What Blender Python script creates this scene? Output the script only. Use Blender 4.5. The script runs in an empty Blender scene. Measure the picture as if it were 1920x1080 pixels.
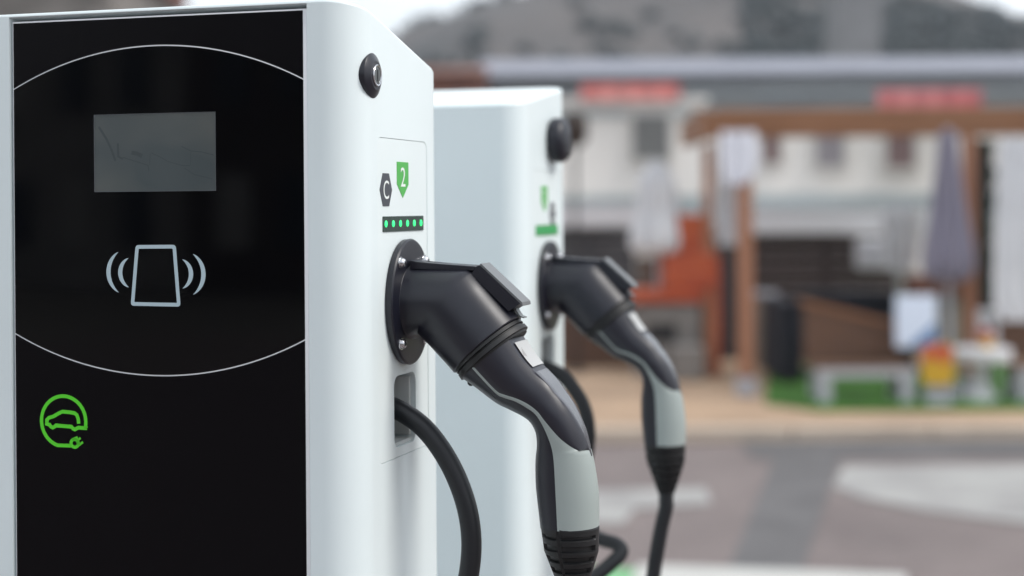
import bpy, bmesh, math, random
from mathutils import Vector, Matrix, noise
random.seed(7)
R = math.radians
PI = math.pi
S = bpy.context.scene

# ------------------------------------------------------------------ camera
H = 1.70                      # camera height above the paving
ROLL = 0.007
FPX = 3000.0                  # focal length in pixels of the 1920 px wide photograph
cam_d = bpy.data.cameras.new('camera')
cam = bpy.data.objects.new('camera', cam_d)
S.collection.objects.link(cam)
cam.location = (0, 0, H)
cam.rotation_euler = (Matrix.Rotation(R(90), 4, 'X') @ Matrix.Rotation(-ROLL, 4, 'Z')).to_euler()
cam_d.sensor_width = 36
cam_d.lens = FPX / 1920 * 36
cam_d.shift_y = -150 / 1920
cam_d.clip_start = 0.05
cam_d.clip_end = 3000
cam_d.dof.use_dof = True
cam_d.dof.focus_distance = 1.165
cam_d.dof.aperture_fstop = 3.55
cam_d.dof.aperture_blades = 0
S.camera = cam

# ------------------------------------------------------------------ sky and sun
SUN_EL, SUN_AZ = R(48), R(104)     # azimuth clockwise from +Y (north)
wd = bpy.data.worlds.new('World')
S.world = wd
wd.use_nodes = True
nt = wd.node_tree
nt.nodes.clear()
out = nt.nodes.new('ShaderNodeOutputWorld')
bg = nt.nodes.new('ShaderNodeBackground')
sky = nt.nodes.new('ShaderNodeTexSky')
sky.sky_type = 'NISHITA'
sky.sun_disc = False
sky.sun_elevation = SUN_EL
sky.sun_rotation = SUN_AZ
sky.dust_density = 3.0
sky.air_density = 1.2
tc = nt.nodes.new('ShaderNodeTexCoord')
mp = nt.nodes.new('ShaderNodeMapping')
mp.inputs['Scale'].default_value = (1, 1, 2.6)
cn = nt.nodes.new('ShaderNodeTexNoise')
cn.inputs['Scale'].default_value = 2.2
cn.inputs['Detail'].default_value = 7
cn.inputs['Roughness'].default_value = 0.55
cr = nt.nodes.new('ShaderNodeValToRGB')
cr.color_ramp.elements[0].position = 0.30
cr.color_ramp.elements[0].color = (0.62, 0.62, 0.62, 1)
cr.color_ramp.elements[1].position = 0.62
cr.color_ramp.elements[1].color = (0.97, 0.97, 0.97, 1)
cn2 = nt.nodes.new('ShaderNodeTexNoise')
cn2.inputs['Scale'].default_value = 3.1
cn2.inputs['Detail'].default_value = 5
cr2 = nt.nodes.new('ShaderNodeValToRGB')
cr2.color_ramp.elements[0].position = 0.3
cr2.color_ramp.elements[0].color = (6.2, 6.65, 7.1, 1)
cr2.color_ramp.elements[1].position = 0.7
cr2.color_ramp.elements[1].color = (8.6, 9.05, 9.5, 1)
mx = nt.nodes.new('ShaderNodeMix')
mx.data_type = 'RGBA'
L = nt.links.new
L(tc.outputs['Generated'], mp.inputs['Vector'])
L(mp.outputs['Vector'], cn.inputs['Vector'])
L(mp.outputs['Vector'], cn2.inputs['Vector'])
L(cn.outputs['Fac'], cr.inputs['Fac'])
L(cn2.outputs['Fac'], cr2.inputs['Fac'])
L(cr.outputs['Color'], mx.inputs['Factor'])
L(sky.outputs['Color'], mx.inputs['A'])
L(cr2.outputs['Color'], mx.inputs['B'])
L(mx.outputs['Result'], bg.inputs['Color'])
bg.inputs['Strength'].default_value = 0.10
L(bg.outputs['Background'], out.inputs['Surface'])

sd = bpy.data.lights.new('sun', 'SUN')
sd.energy = 1.3
sd.angle = R(16)
sd.color = (1.0, 0.965, 0.92)
sun = bpy.data.objects.new('sun', sd)
S.collection.objects.link(sun)
sv = Vector((math.sin(SUN_AZ) * math.cos(SUN_EL), math.cos(SUN_AZ) * math.cos(SUN_EL), math.sin(SUN_EL)))
sun.rotation_euler = (-sv).to_track_quat('-Z', 'Y').to_euler()

S.view_settings.view_transform = 'Standard'
S.view_settings.look = 'None'
S.view_settings.exposure = 0.77
S.view_settings.gamma = 1.0
S.view_settings.use_curve_mapping = False
S.render.engine = 'CYCLES'
S.cycles.use_denoising = True
S.cycles.max_bounces = 8

# ------------------------------------------------------------------ materials
def mat(name, col, rough=0.6, metal=0.0, spec=0.5, coat=0.0, var=0.0, vscale=5.0, col2=None, bump=0.0,
        bscale=200.0, stretch=(1, 1, 1), rvar=0.0, emit=None, es=0.0, detail=5.0, dist=0.0):
    m = bpy.data.materials.new(name)
    m.use_nodes = True
    n = m.node_tree
    b = n.nodes['Principled BSDF']
    b.inputs['Base Color'].default_value = (*col, 1)
    b.inputs['Roughness'].default_value = rough
    b.inputs['Metallic'].default_value = metal
    b.inputs['Specular IOR Level'].default_value = spec
    b.inputs['Coat Weight'].default_value = coat
    b.inputs['Coat Roughness'].default_value = 0.04
    if emit:
        b.inputs['Emission Color'].default_value = (*emit, 1)
        b.inputs['Emission Strength'].default_value = es
    c = n.nodes.new('ShaderNodeTexCoord')
    mpn = n.nodes.new('ShaderNodeMapping')
    mpn.inputs['Scale'].default_value = stretch
    n.links.new(c.outputs['Object'], mpn.inputs['Vector'])
    if var or col2 or rvar:
        t = n.nodes.new('ShaderNodeTexNoise')
        t.inputs['Scale'].default_value = vscale
        t.inputs['Detail'].default_value = detail
        t.inputs['Distortion'].default_value = dist
        n.links.new(mpn.outputs['Vector'], t.inputs['Vector'])
        r = n.nodes.new('ShaderNodeValToRGB')
        r.color_ramp.elements[0].position = 0.35
        r.color_ramp.elements[1].position = 0.65
        a = col if col2 else tuple(x * (1 - var) for x in col)
        z = col2 if col2 else tuple(min(1, x * (1 + var)) for x in col)
        r.color_ramp.elements[0].color = (*a, 1)
        r.color_ramp.elements[1].color = (*z, 1)
        n.links.new(t.outputs['Fac'], r.inputs['Fac'])
        n.links.new(r.outputs['Color'], b.inputs['Base Color'])
        if rvar:
            mr = n.nodes.new('ShaderNodeMapRange')
            mr.inputs['From Min'].default_value = 0.3
            mr.inputs['From Max'].default_value = 0.7
            mr.inputs['To Min'].default_value = max(0.02, rough - rvar)
            mr.inputs['To Max'].default_value = min(1, rough + rvar)
            n.links.new(t.outputs['Fac'], mr.inputs['Value'])
            n.links.new(mr.outputs['Result'], b.inputs['Roughness'])
    if bump:
        t2 = n.nodes.new('ShaderNodeTexNoise')
        t2.inputs['Scale'].default_value = bscale
        t2.inputs['Detail'].default_value = 3
        n.links.new(mpn.outputs['Vector'], t2.inputs['Vector'])
        bp = n.nodes.new('ShaderNodeBump')
        bp.inputs['Strength'].default_value = bump
        bp.inputs['Distance'].default_value = 0.4 / bscale
        n.links.new(t2.outputs['Fac'], bp.inputs['Height'])
        n.links.new(bp.outputs['Normal'], b.inputs['Normal'])
    return m

M = {}
M['case'] = mat('white_powder_coat', (0.745, 0.82, 0.83), 0.36, var=0.012, vscale=9, bump=0.10, bscale=1400, rvar=0.04)
M['inlay'] = mat('white_inlay_plastic', (0.755, 0.825, 0.83), 0.34, var=0.01, vscale=14, rvar=0.03)
M['recess'] = mat('pale_grey_recess', (0.55, 0.57, 0.56), 0.5)
M['matte_black'] = mat('satin_black_panel', (0.0036, 0.0031, 0.0042), 0.24, spec=0.12, rvar=0.05, vscale=6)
M['glass_black'] = mat('black_glass', (0.0010, 0.0011, 0.0018), 0.035, spec=0.24, rvar=0.012, vscale=12)
M['silver'] = mat('brushed_silver_edge', (0.74, 0.75, 0.77), 0.32, metal=0.1)
M['screen'] = mat('lcd_screen', (0.074, 0.090, 0.094), 0.05, spec=0.6, col2=(0.118, 0.126, 0.120), vscale=11, detail=2.0, dist=0.6, stretch=(1, 1, 1.6))  # mottled grey tone painted in to suggest reflections
M['print_white'] = mat('pale_blue_print', (0.46, 0.58, 0.63), 0.5)
M['print_green'] = mat('green_print', (0.10, 0.68, 0.022), 0.45)
M['pent_green'] = mat('green_pictogram', (0.075, 0.42, 0.075), 0.4)
M['hex_grey'] = mat('charcoal_pictogram', (0.055, 0.060, 0.075), 0.4)
M['glyph'] = mat('white_lettering', (0.80, 0.84, 0.82), 0.4)
M['led_bar'] = mat('dark_green_lens', (0.028, 0.050, 0.044), 0.22)
M['led'] = mat('green_led', (0.02, 0.6, 0.2), 0.3, emit=(0.03, 0.85, 0.17), es=0.9)
M['ledw'] = mat('green_led_soft', (0.02, 0.3, 0.1), 0.4, emit=(0.01, 0.22, 0.07), es=0.6)
M['holder'] = mat('satin_black_nylon', (0.0088, 0.0094, 0.0170), 0.37, spec=0.5, bump=0.22, bscale=2600, rvar=0.05, vscale=25)
M['shell'] = mat('charcoal_plug_shell', (0.0140, 0.0140, 0.0225), 0.38, spec=0.55, bump=0.15, bscale=3000, rvar=0.04, vscale=30)
M['rubber'] = mat('black_rubber', (0.0075, 0.0080, 0.0090), 0.50, spec=0.5, bump=0.15, bscale=2500, rvar=0.06, vscale=30)
M['cable'] = mat('black_cable_sheath', (0.0095, 0.0110, 0.0140), 0.48, spec=0.5, bump=0.12, bscale=1800, rvar=0.06, vscale=20)
M['grip'] = mat('sage_grey_grip', (0.320, 0.362, 0.348), 0.50, bump=0.12, bscale=2400, var=0.02, vscale=30)
M['ridge'] = mat('sky_sheen_ridge', (0.075, 0.075, 0.085), 0.20, spec=0.8, rvar=0.03, vscale=40)  # greyer than the shell: sky sheen put into the colour
M['label'] = mat('white_sticker', (0.43, 0.43, 0.42), 0.35)
M['steel'] = mat('stainless_steel', (0.58, 0.58, 0.60), 0.22, metal=1.0)
M['lockface'] = mat('dark_lock_face', (0.13, 0.14, 0.14), 0.35, metal=0.6)
M['dark_gap'] = mat('dark_shadow_gap', (0.01, 0.012, 0.015), 0.7)

# ------------------------------------------------------------------ helpers
def link(name, me, parent=None, m=None):
    o = bpy.data.objects.new(name, me)
    S.collection.objects.link(o)
    if parent:
        o.parent = parent
    if m:
        o.data.materials.clear()
        o.data.materials.append(m)
    return o

def build(name, bm, m=None, parent=None, smooth=None, flip=False, merge=0.0):
    if merge:
        bmesh.ops.remove_doubles(bm, verts=bm.verts[:], dist=merge)
    if flip:
        bmesh.ops.rotate(bm, cent=(0, 0, 0), matrix=Matrix.Rotation(PI, 3, 'Z'), verts=bm.verts[:])
    bmesh.ops.recalc_face_normals(bm, faces=bm.faces[:])
    me = bpy.data.meshes.new(name)
    bm.to_mesh(me)
    bm.free()
    if smooth is not None:
        me.shade_smooth()
        me.set_sharp_from_angle(angle=R(smooth))
    return link(name, me, parent, m)

def tag(o, label=None, cat=None, group=None, kind=None):
    if label: o['label'] = label
    if cat: o['category'] = cat
    if group: o['group'] = group
    if kind: o['kind'] = kind
    return o

def empty(name, loc, rz=0.0, label=None, cat=None, group=None):
    o = bpy.data.objects.new(name, None)
    S.collection.objects.link(o)
    o.empty_display_size = 0.1
    o.location = loc
    o.rotation_euler = (0, 0, rz)
    return tag(o, label, cat, group)

def box(bm, x0, x1, y0, y1, z0, z1, bev=0.0, seg=2, mtx=None):
    vs = [bm.verts.new((x, y, z)) for x in (x0, x1) for y in (y0, y1) for z in (z0, z1)]
    f = [(0, 1, 3, 2), (4, 6, 7, 5), (0, 4, 5, 1), (2, 3, 7, 6), (0, 2, 6, 4), (1, 5, 7, 3)]
    fs = [bm.faces.new([vs[i] for i in q]) for q in f]
    geo = vs
    if bev:
        es = list({e for q in fs for e in q.edges})
        r = bmesh.ops.bevel(bm, geom=es, offset=bev, segments=seg, profile=0.5, affect='EDGES')
        geo = list({v for q in r['faces'] for v in q.verts})
    if mtx is not None:
        bmesh.ops.transform(bm, matrix=mtx, verts=geo)
    return geo

def B(*a, **k):
    bm = bmesh.new()
    box(bm, *a, **k)
    return bm

def rings(bm, rs, cap0=True, cap1=True, closed=True):
    vr = [[bm.verts.new(p) for p in r] for r in rs]
    n = len(rs[0])
    for a, b in zip(vr, vr[1:]):
        for i in range(n if closed else n - 1):
            j = (i + 1) % n
            bm.faces.new((a[i], a[j], b[j], b[i]))
    if cap0: bm.faces.new(vr[0][::-1])
    if cap1: bm.faces.new(vr[-1])
    return vr

def lathe(bm, prof, origin, axis, n=32, ref=Vector((0, 1, 0)), ry=1.0, cap=True):
    """prof: (distance along axis, radius)"""
    axis = Vector(axis).normalized()
    o = Vector(origin)
    e1 = (ref - axis * ref.dot(axis)).normalized()
    e2 = axis.cross(e1)
    rs = [[o + axis * s + (e1 * math.cos(a) * ry + e2 * math.sin(a)) * r
           for a in [2 * PI * i / n for i in range(n)]] for s, r in prof]
    rings(bm, rs, cap, cap)

def cat(pts, n):
    """Catmull-Rom sampling by arc length, n points"""
    P = [Vector(p) for p in pts]
    P = [P[0] * 2 - P[1]] + P + [P[-1] * 2 - P[-2]]
    outp = []
    for i in range(1, len(P) - 2):
        p0, p1, p2, p3 = P[i - 1:i + 3]
        for k in range(12):
            t = k / 12
            outp.append(0.5 * ((2 * p1) + (p2 - p0) * t + (2 * p0 - 5 * p1 + 4 * p2 - p3) * t * t
                               + (3 * p1 - p0 - 3 * p2 + p3) * t ** 3))
    outp.append(P[-2])
    d = [0]
    for a, b in zip(outp, outp[1:]):
        d.append(d[-1] + (b - a).length)
    res, j = [], 0
    for k in range(n):
        s = d[-1] * k / (n - 1)
        while j < len(d) - 2 and d[j + 1] < s:
            j += 1
        t = (s - d[j]) / max(1e-9, d[j + 1] - d[j])
        res.append(outp[j].lerp(outp[j + 1], min(1, t)))
    return res

def tube(bm, pts, r, n=24, samples=120, cap=True):
    P = cat(pts, samples)
    up = Vector((0, 1, 0))
    rs = []
    for i, p in enumerate(P):
        t = (P[min(i + 1, len(P) - 1)] - P[max(i - 1, 0)]).normalized()
        e1 = (up - t * up.dot(t)).normalized()
        up = e1
        e2 = t.cross(e1)
        rr = r(i / (samples - 1)) if callable(r) else r
        rs.append([p + (e1 * math.cos(a) + e2 * math.sin(a)) * rr for a in [2 * PI * k / n for k in range(n)]])
    rings(bm, rs, cap, cap)

def prism(bm, poly, f0, f1):
    """poly 2-D, f0/f1 map a 2-D point to 3-D for the two caps"""
    a = [bm.verts.new(f0(p)) for p in poly]
    b = [bm.verts.new(f1(p)) for p in poly]
    n = len(poly)
    bm.faces.new(a)
    bm.faces.new(b[::-1])
    for i in range(n):
        j = (i + 1) % n
        bm.faces.new((a[i], b[i], b[j], a[j]))

def rrect(x0, x1, z0, z1, r, n=6):
    pts = []
    for cx, cz, a0 in ((x1 - r, z1 - r, 0), (x0 + r, z1 - r, 90), (x0 + r, z0 + r, 180), (x1 - r, z0 + r, 270)):
        for k in range(n + 1):
            a = R(a0 + 90 * k / n)
            pts.append((cx + r * math.cos(a), cz + r * math.sin(a)))
    return pts

def ribbon(bm, pts, w, mp3, th=0.00025, taper=None):
    """flat printed stroke of width w along a 2-D polyline, mapped to 3-D"""
    n = len(pts)
    L_, R_ = [], []
    for i, p in enumerate(pts):
        a = Vector(pts[max(i - 1, 0)]); b = Vector(pts[min(i + 1, n - 1)])
        t = (b - a).normalized()
        q = Vector((-t.y, t.x))
        k = w / 2 * (taper(i / (n - 1)) if taper else 1)
        if 0 < i < n - 1:
            t1 = (Vector(p) - a).normalized(); t2 = (b - Vector(p)).normalized()
            k /= max(0.55, math.sqrt(max(0, (1 + t1.dot(t2)) / 2)))
        L_.append(Vector(p) + q * k); R_.append(Vector(p) - q * k)
    for i in range(n - 1):
        quad = (L_[i], L_[i + 1], R_[i + 1], R_[i])
        vs = [bm.verts.new(mp3(v, 0)) for v in quad]
        vt = [bm.verts.new(mp3(v, th)) for v in quad]
        bm.faces.new(vt)
        bm.faces.new((vs[0], vs[1], vt[1], vt[0]))
        bm.faces.new((vs[2], vs[3], vt[3], vt[2]))

def text_mesh(ch, sx, sz, mp3):
    cu = bpy.data.curves.new('glyph', 'FONT')
    cu.body = ch
    cu.align_x = 'CENTER'
    cu.resolution_u = 8
    o = bpy.data.objects.new('glyph', cu)
    S.collection.objects.link(o)
    dg = bpy.context.evaluated_depsgraph_get()
    me = bpy.data.meshes.new_from_object(o.evaluated_get(dg))
    bm = bmesh.new()
    bm.from_mesh(me)
    xs = [v.co.x for v in bm.verts]; ys = [v.co.y for v in bm.verts]
    cx, cy = (min(xs) + max(xs)) / 2, (min(ys) + max(ys)) / 2
    wx, wy = max(xs) - min(xs), max(ys) - min(ys)
    for v in bm.verts:
        v.co = mp3(((v.co.x - cx) / wx * sx, (v.co.y - cy) / wy * sz))
    bpy.data.objects.remove(o)
    bpy.data.meshes.remove(me)
    return bm

def at(px, py, Y):
    """the place in the world that the photograph's pixel shows at distance Y (metres)"""
    dx, dy = px - 960, py - 390
    c, s = math.cos(ROLL), math.sin(ROLL)
    return Vector(((dx * c - dy * s) / FPX * Y, Y, H - (dx * s + dy * c) / FPX * Y))

# ================================================================== GROUND
def pave_mat(name, a, b, mortar, sc=4.0, bw=0.5, rh=0.25):
    m = bpy.data.materials.new(name)
    m.use_nodes = True
    n = m.node_tree
    bs = n.nodes['Principled BSDF']
    bs.inputs['Roughness'].default_value = 0.85
    c = n.nodes.new('ShaderNodeTexCoord')
    br = n.nodes.new('ShaderNodeTexBrick')
    br.inputs['Scale'].default_value = sc
    br.inputs['Color1'].default_value = (*a, 1)
    br.inputs['Color2'].default_value = (*b, 1)
    br.inputs['Mortar'].default_value = (*mortar, 1)
    br.inputs['Mortar Size'].default_value = 0.015
    br.inputs['Brick Width'].default_value = bw
    br.inputs['Row Height'].default_value = rh
    nz = n.nodes.new('ShaderNodeTexNoise')
    nz.inputs['Scale'].default_value = 0.9
    nz.inputs['Detail'].default_value = 8
    rp = n.nodes.new('ShaderNodeValToRGB')
    rp.color_ramp.elements[0].position = 0.3
    rp.color_ramp.elements[0].color = (0.78, 0.77, 0.77, 1)
    rp.color_ramp.elements[1].position = 0.7
    rp.color_ramp.elements[1].color = (1.15, 1.14, 1.12, 1)
    mm = n.nodes.new('ShaderNodeMix')
    mm.data_type = 'RGBA'
    mm.blend_type = 'MULTIPLY'
    mm.inputs['Factor'].default_value = 1
    n.links.new(c.outputs['Object'], br.inputs['Vector'])
    n.links.new(c.outputs['Object'], nz.inputs['Vector'])
    n.links.new(nz.outputs['Fac'], rp.inputs['Fac'])
    n.links.new(br.outputs['Color'], mm.inputs['A'])
    n.links.new(rp.outputs['Color'], mm.inputs['B'])
    n.links.new(mm.outputs['Result'], bs.inputs['Base Color'])
    return m

M['pavers'] = pave_mat('pinkish_grey_pavers', (0.168, 0.136, 0.132), (0.198, 0.164, 0.158), (0.105, 0.092, 0.088))
M['dark_pavers'] = mat('dark_asphalt_band', (0.106, 0.101, 0.102), 0.85, var=0.15, vscale=3, bump=0.3, bscale=60)
M['tan'] = pave_mat('tan_pavement', (0.36, 0.245, 0.16), (0.42, 0.295, 0.20), (0.26, 0.18, 0.12), 3.0)
M['far_ground'] = mat('far_ground_mix', (0.16, 0.15, 0.135), 0.9, var=0.2, vscale=0.2)
M['paint'] = mat('worn_white_paint', (0.25, 0.24, 0.235), 0.8, col2=(0.36, 0.355, 0.34), vscale=2.2, detail=8)
M['paint2'] = mat('fresh_white_paint', (0.46, 0.455, 0.43), 0.7, var=0.08, vscale=4)
M['green_paint'] = mat('green_bay_paint', (0.16, 0.42, 0.19), 0.7, var=0.12, vscale=4)
M['turf'] = mat('green_artificial_turf', (0.024, 0.095, 0.003), 0.95, col2=(0.045, 0.16, 0.008), vscale=7, bump=0.6, bscale=90)

def sheet(name, poly, z, m, kind='structure', th=None, label=None, cat_=None, group=None):
    bm = bmesh.new()
    f0 = lambda p: (p[0], p[1], z)
    if th:
        prism(bm, poly, lambda p: (p[0], p[1], z - th), f0)
    else:
        bm.faces.new([bm.verts.new(f0(p)) for p in poly])
    o = build(name, bm, m)
    if not th:
        for p in o.data.polygons:
            if p.normal.z < 0:
                o.data.flip_normals()
                break
    return tag(o, label, cat_, group, kind)

sheet('ground', [(-420, -160), (420, -160), (420, 430), (-420, 430)], 0.0, M['far_ground'])
sheet('paving', [(-16, -14), (22, -14), (22, 12.3), (-16, 12.3)], 0.004, M['pavers'])
def gp(px, py, z=0.0):
    """point of the ground (at height z) that the pixel shows"""
    dx, dy = px - 960, py - 390
    c, s = math.cos(ROLL), math.sin(ROLL)
    Y = (H - z) * FPX / (dx * s + dy * c)
    return ((dx * c - dy * s) / FPX * Y, Y)
tan_y = gp(1400, 800, 0.1)[1]
sheet('pavement', [(-16, tan_y), (22, tan_y), (22, 17.6), (-16, 17.6)], 0.10, M['tan'], th=0.099)
bm = bmesh.new()
for k in range(38):
    box(bm, -16 + k * 1.0 + 0.005, -15 + k * 1.0 - 0.005, tan_y - 0.13, tan_y - 0.004, 0.003, 0.112, bev=0.01, seg=1)
tag(build('kerb', bm, mat('pale_kerb_stone', (0.46, 0.38, 0.31), 0.85, var=0.12, vscale=2)), kind='structure')
a, b, c_, d_ = gp(1360, 1085), gp(1500, 1085), gp(1578, 855), gp(1455, 855)
def ext(p, q, y):
    t = (y - p[1]) / (q[1] - p[1])
    return (p[0] + (q[0] - p[0]) * t, y)
sheet('asphalt_band', [ext(a, d_, 3.5), ext(b, c_, 3.5), c_, d_], 0.008, M['dark_pavers'])
yb0, yb1 = gp(1600, 862)[1], tan_y - 0.14
sheet('asphalt_strip', [(gp(1385, 830)[0], yb0 + 0.02), (16, yb0 - 0.05), (16, yb1), (gp(1360, 805)[0], yb1)], 0.012, M['dark_pavers'])
sheet('painted_patch', [gp(1582, 876), gp(1960, 874), gp(2200, 880), gp(2200, 1010), gp(1930, 985), gp(1740, 962), gp(1610, 935), gp(1562, 915)], 0.012, M['paint'])
sheet('painted_mark', [gp(1060, 925), gp(1322, 917), gp(1335, 948), gp(1190, 958), gp(1170, 985), gp(1060, 985)], 0.012, M['paint'])
sheet('bay_line', [gp(1195, 1064), gp(1700, 1082), gp(1700, 1130), gp(1180, 1110)], 0.016, M['paint2'])
sheet('green_bay', [gp(600, 1066), gp(1195, 1072), gp(1175, 1200), gp(500, 1200)], 0.012, M['green_paint'])
ty0, ty1 = gp(1600, 766, 0.125)[1], 15.9
txl = gp(1425, 745, 0.125)[0]
sheet('artificial_lawn', [(txl, ty0 + 0.5), (txl + 0.35, ty0), (16, ty0 - 0.1), (16, ty1), ((1440 - 960) / FPX * ty1, ty1)], 0.125, M['turf'], th=0.024)

# ================================================================== HILLS
ridge = [(-1500, 200), (-400, 150), (300, 130), (620, 115), (745, 72), (800, 46), (860, 22), (900, 6), (960, -14), (1060, -40), (1200, -70), (1400, -80), (1560, -60),
         (1680, -30), (1740, 0), (1800, 34), (1840, 26), (1920, 36), (2200, 44), (3200, 90)]
def ridge_py(px):
    for (a0, b0), (a1, b1) in zip(ridge, ridge[1:]):
        if a0 <= px <= a1:
            t = (px - a0) / (a1 - a0)
            return b0 + (b1 - b0) * t
    return 200
def hill_z(x, y):
    px = 960 + x / 230 * FPX
    top = H + (390 - ridge_py(px)) / FPX * 230
    t = max(0, min(1, (y - 95) / 135))
    e = t * t * (3 - 2 * t)
    if y > 230:
        e = max(0.2, 1 - (y - 230) / 240)
    z = top * e * 0.97
    z += (noise.fractal(Vector((x / 28, y / 30, 1.3)), 1.0, 2.1, 5) * 2.2) * min(1, t * 2) * (0.3 if abs(y - 230) < 30 else 1)
    return z if t > 0 else -0.5
bm = bmesh.new()
NX, NY = 190, 70
gv = [[bm.verts.new((-190 + 420 * i / NX, 90 + 300 * j / NY, hill_z(-190 + 420 * i / NX, 90 + 300 * j / NY)))
       for i in range(NX + 1)] for j in range(NY + 1)]
for j in range(NY):
    for i in range(NX):
        bm.faces.new((gv[j][i], gv[j][i + 1], gv[j + 1][i + 1], gv[j + 1][i]))
M['hill'] = mat('rocky_hillside', (0.046, 0.048, 0.050), 0.95, col2=(0.112, 0.096, 0.090), vscale=0.05, detail=9)
tag(build('hill', bm, M['hill'], smooth=60), kind='structure')

M['scrub'] = mat('dark_scrub_leaves', (0.040, 0.054, 0.060), 0.9, col2=(0.065, 0.078, 0.078), vscale=0.4)
def leaf_cloud(bm, c, rad, n, leaf, flat=0.8):
    for _ in range(n):
        while True:
            v = Vector((random.uniform(-1, 1), random.uniform(-1, 1), random.uniform(-1, 1)))
            if 0.15 < v.length < 1: break
        k = 0.75 + 0.35 * noise.noise(v * 2.3 + Vector(c))
        p = Vector(c) + Vector((v.x * rad * k, v.y * rad * k, v.z * rad * flat * k))
        q = Vector((random.gauss(0, 1), random.gauss(0, 1), random.gauss(0, 1))).normalized()
        r_ = q.cross(Vector((0.3, 0.2, 1))).normalized() * leaf
        s_ = q.cross(r_).normalized() * leaf * random.uniform(0.6, 1.1)
        bm.faces.new([bm.verts.new(p - r_), bm.verts.new(p + s_ * 0.7), bm.verts.new(p + r_), bm.verts.new(p - s_ * 0.7)])
bm = bmesh.new()
zones = [(770, 905, 70, 140, 50, 140, 180), (1395, 1565, 48, 92, 70, 150, 185), (1050, 1700, 10, 90, 40, 150, 215), (1660, 1960, 18, 90, 130, 150, 186), (900, 1250, 60, 92, 22, 140, 180), (760, 960, 10, 70, 14, 215, 230)]
for x0, x1, y0, y1, n, ya, yb in zones:
    for _ in range(n):
        Yh = random.uniform(ya, yb)
        px = random.uniform(x0, x1)
        x = (px - 960) / FPX * Yh
        leaf_cloud(bm, (x, Yh, hill_z(x, Yh) + 0.2), random.uniform(1.0, 2.6), 90, 0.38)
tag(build('woodland', bm, M['scrub']), 'dark evergreen scrub and woodland scattered over the distant hillside', 'woodland', kind='stuff')

# ================================================================== FAR BUILDINGS
M['roof_pale'] = mat('pale_blue_grey_roof', (0.215, 0.22, 0.265), 0.6, var=0.06, vscale=0.3)
M['hall_wall'] = mat('slate_cladding', (0.27, 0.29, 0.31), 0.7, var=0.1, vscale=0.4)
M['hall_glass'] = mat('dull_glazing', (0.07, 0.085, 0.10), 0.2)
M['concrete'] = mat('grey_concrete', (0.185, 0.182, 0.182), 0.85, var=0.08, vscale=0.8)
M['cream'] = mat('cream_render', (0.69, 0.655, 0.615), 0.85, var=0.05, vscale=0.7, bump=0.2, bscale=30)
M['brick'] = mat('rusty_brick', (0.20, 0.085, 0.060), 0.85, var=0.2, vscale=1.5)
M['red'] = mat('red_banner_cloth', (0.47, 0.105, 0.115), 0.7, col2=(0.54, 0.20, 0.20), vscale=1.6)
M['red_pale'] = mat('faded_red_banner', (0.60, 0.155, 0.145), 0.75, col2=(0.58, 0.24, 0.22), vscale=1.2)
M['win_grey'] = mat('shuttered_window_grey', (0.17, 0.17, 0.165), 0.4)
M['win_brown'] = mat('brown_shutter', (0.20, 0.13, 0.125), 0.6)
M['win_mauve'] = mat('mauve_blind', (0.27, 0.245, 0.26), 0.6)
M['frame'] = mat('pale_window_frame', (0.5, 0.48, 0.45), 0.6)
M['string'] = mat('grey_green_band', (0.31, 0.345, 0.35), 0.7)
M['white'] = mat('white_painted_board', (0.66, 0.66, 0.69), 0.6, var=0.04, vscale=1)

hb = empty('hall', (9, 62, 0), 0, 'long low hall with a pale blue-grey roof, stretching below the rocky hill', 'building')
def part(name, m, parent, x0, x1, y0, y1, z0, z1, bev=0.0, smooth=None):
    """box given in world coordinates, made a child that sits in its parent's frame"""
    bm_ = B(x0, x1, y0, y1, z0, z1, bev=bev)
    bmesh.ops.transform(bm_, matrix=parent.matrix_basis.inverted(), verts=bm_.verts[:])
    return build(name, bm_, m, parent, smooth)
HY = 62
xl = at(893, 100, HY).x
z_eave, z_top, z_low = at(1300, 140, HY).z, at(1300, 88, HY).z, at(1300, 215, HY).z
part('wall', M['hall_wall'], hb, xl + 0.8, 34, HY + 0.6, HY + 20, 0, z_eave - 0.02)
bm = bmesh.new()
prism(bm, [(HY - 0.5, z_eave), (HY + 0.2, z_eave - 0.04), (HY + 20.5, z_eave - 0.04), (HY + 20.5, z_eave), (HY + 10, z_top + 0.45)],
      lambda p: (xl, p[0], p[1]), lambda p: (34.6, p[0], p[1]))
bmesh.ops.transform(bm, matrix=hb.matrix_basis.inverted(), verts=bm.verts[:])
build('roof', bm, M['roof_pale'], hb)
for k in range(11):
    x0 = xl + 2.2 + k * 3.0
    w_ = part('window', M['frame'], hb, x0, x0 + 2.3, HY + 0.52, HY + 0.59, 3.0, 5.4)
    part('pane', M['hall_glass'], w_, 0, 0.1, 0, 0.1, 0, 0.1)
    w_.children[0].data = w_.children[0].data
    bm = bmesh.new()
    box(bm, x0 + 0.1 - 9, x0 + 2.2 - 9, HY + 0.46 - 62, HY + 0.515 - 62, 3.1, 5.3)
    bm.to_mesh(w_.children[0].data)
    bm.free()
bmt = empty('concrete_tower', (at(1610, 90, 85).x, 85, 0), 0, 'plain grey concrete tower block rising behind the long pale roof', 'tower')
p0, p1 = at(1572, 0, 85), at(1650, -25, 85)
part('wall', M['concrete'], bmt, p0.x, p1.x, 85, 89, 0, p1.z)
part('parapet', M['concrete'], bmt, p0.x - 0.15, p1.x + 0.15, 84.85, 89.15, p1.z + 0.002, p1.z + 0.3)
for k in range(3):
    part('window', M['hall_glass'], bmt, p0.x + 0.6, p1.x - 0.6, 84.97, 84.995, 3 + 2.4 * k, 3.7 + 2.4 * k)
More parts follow.
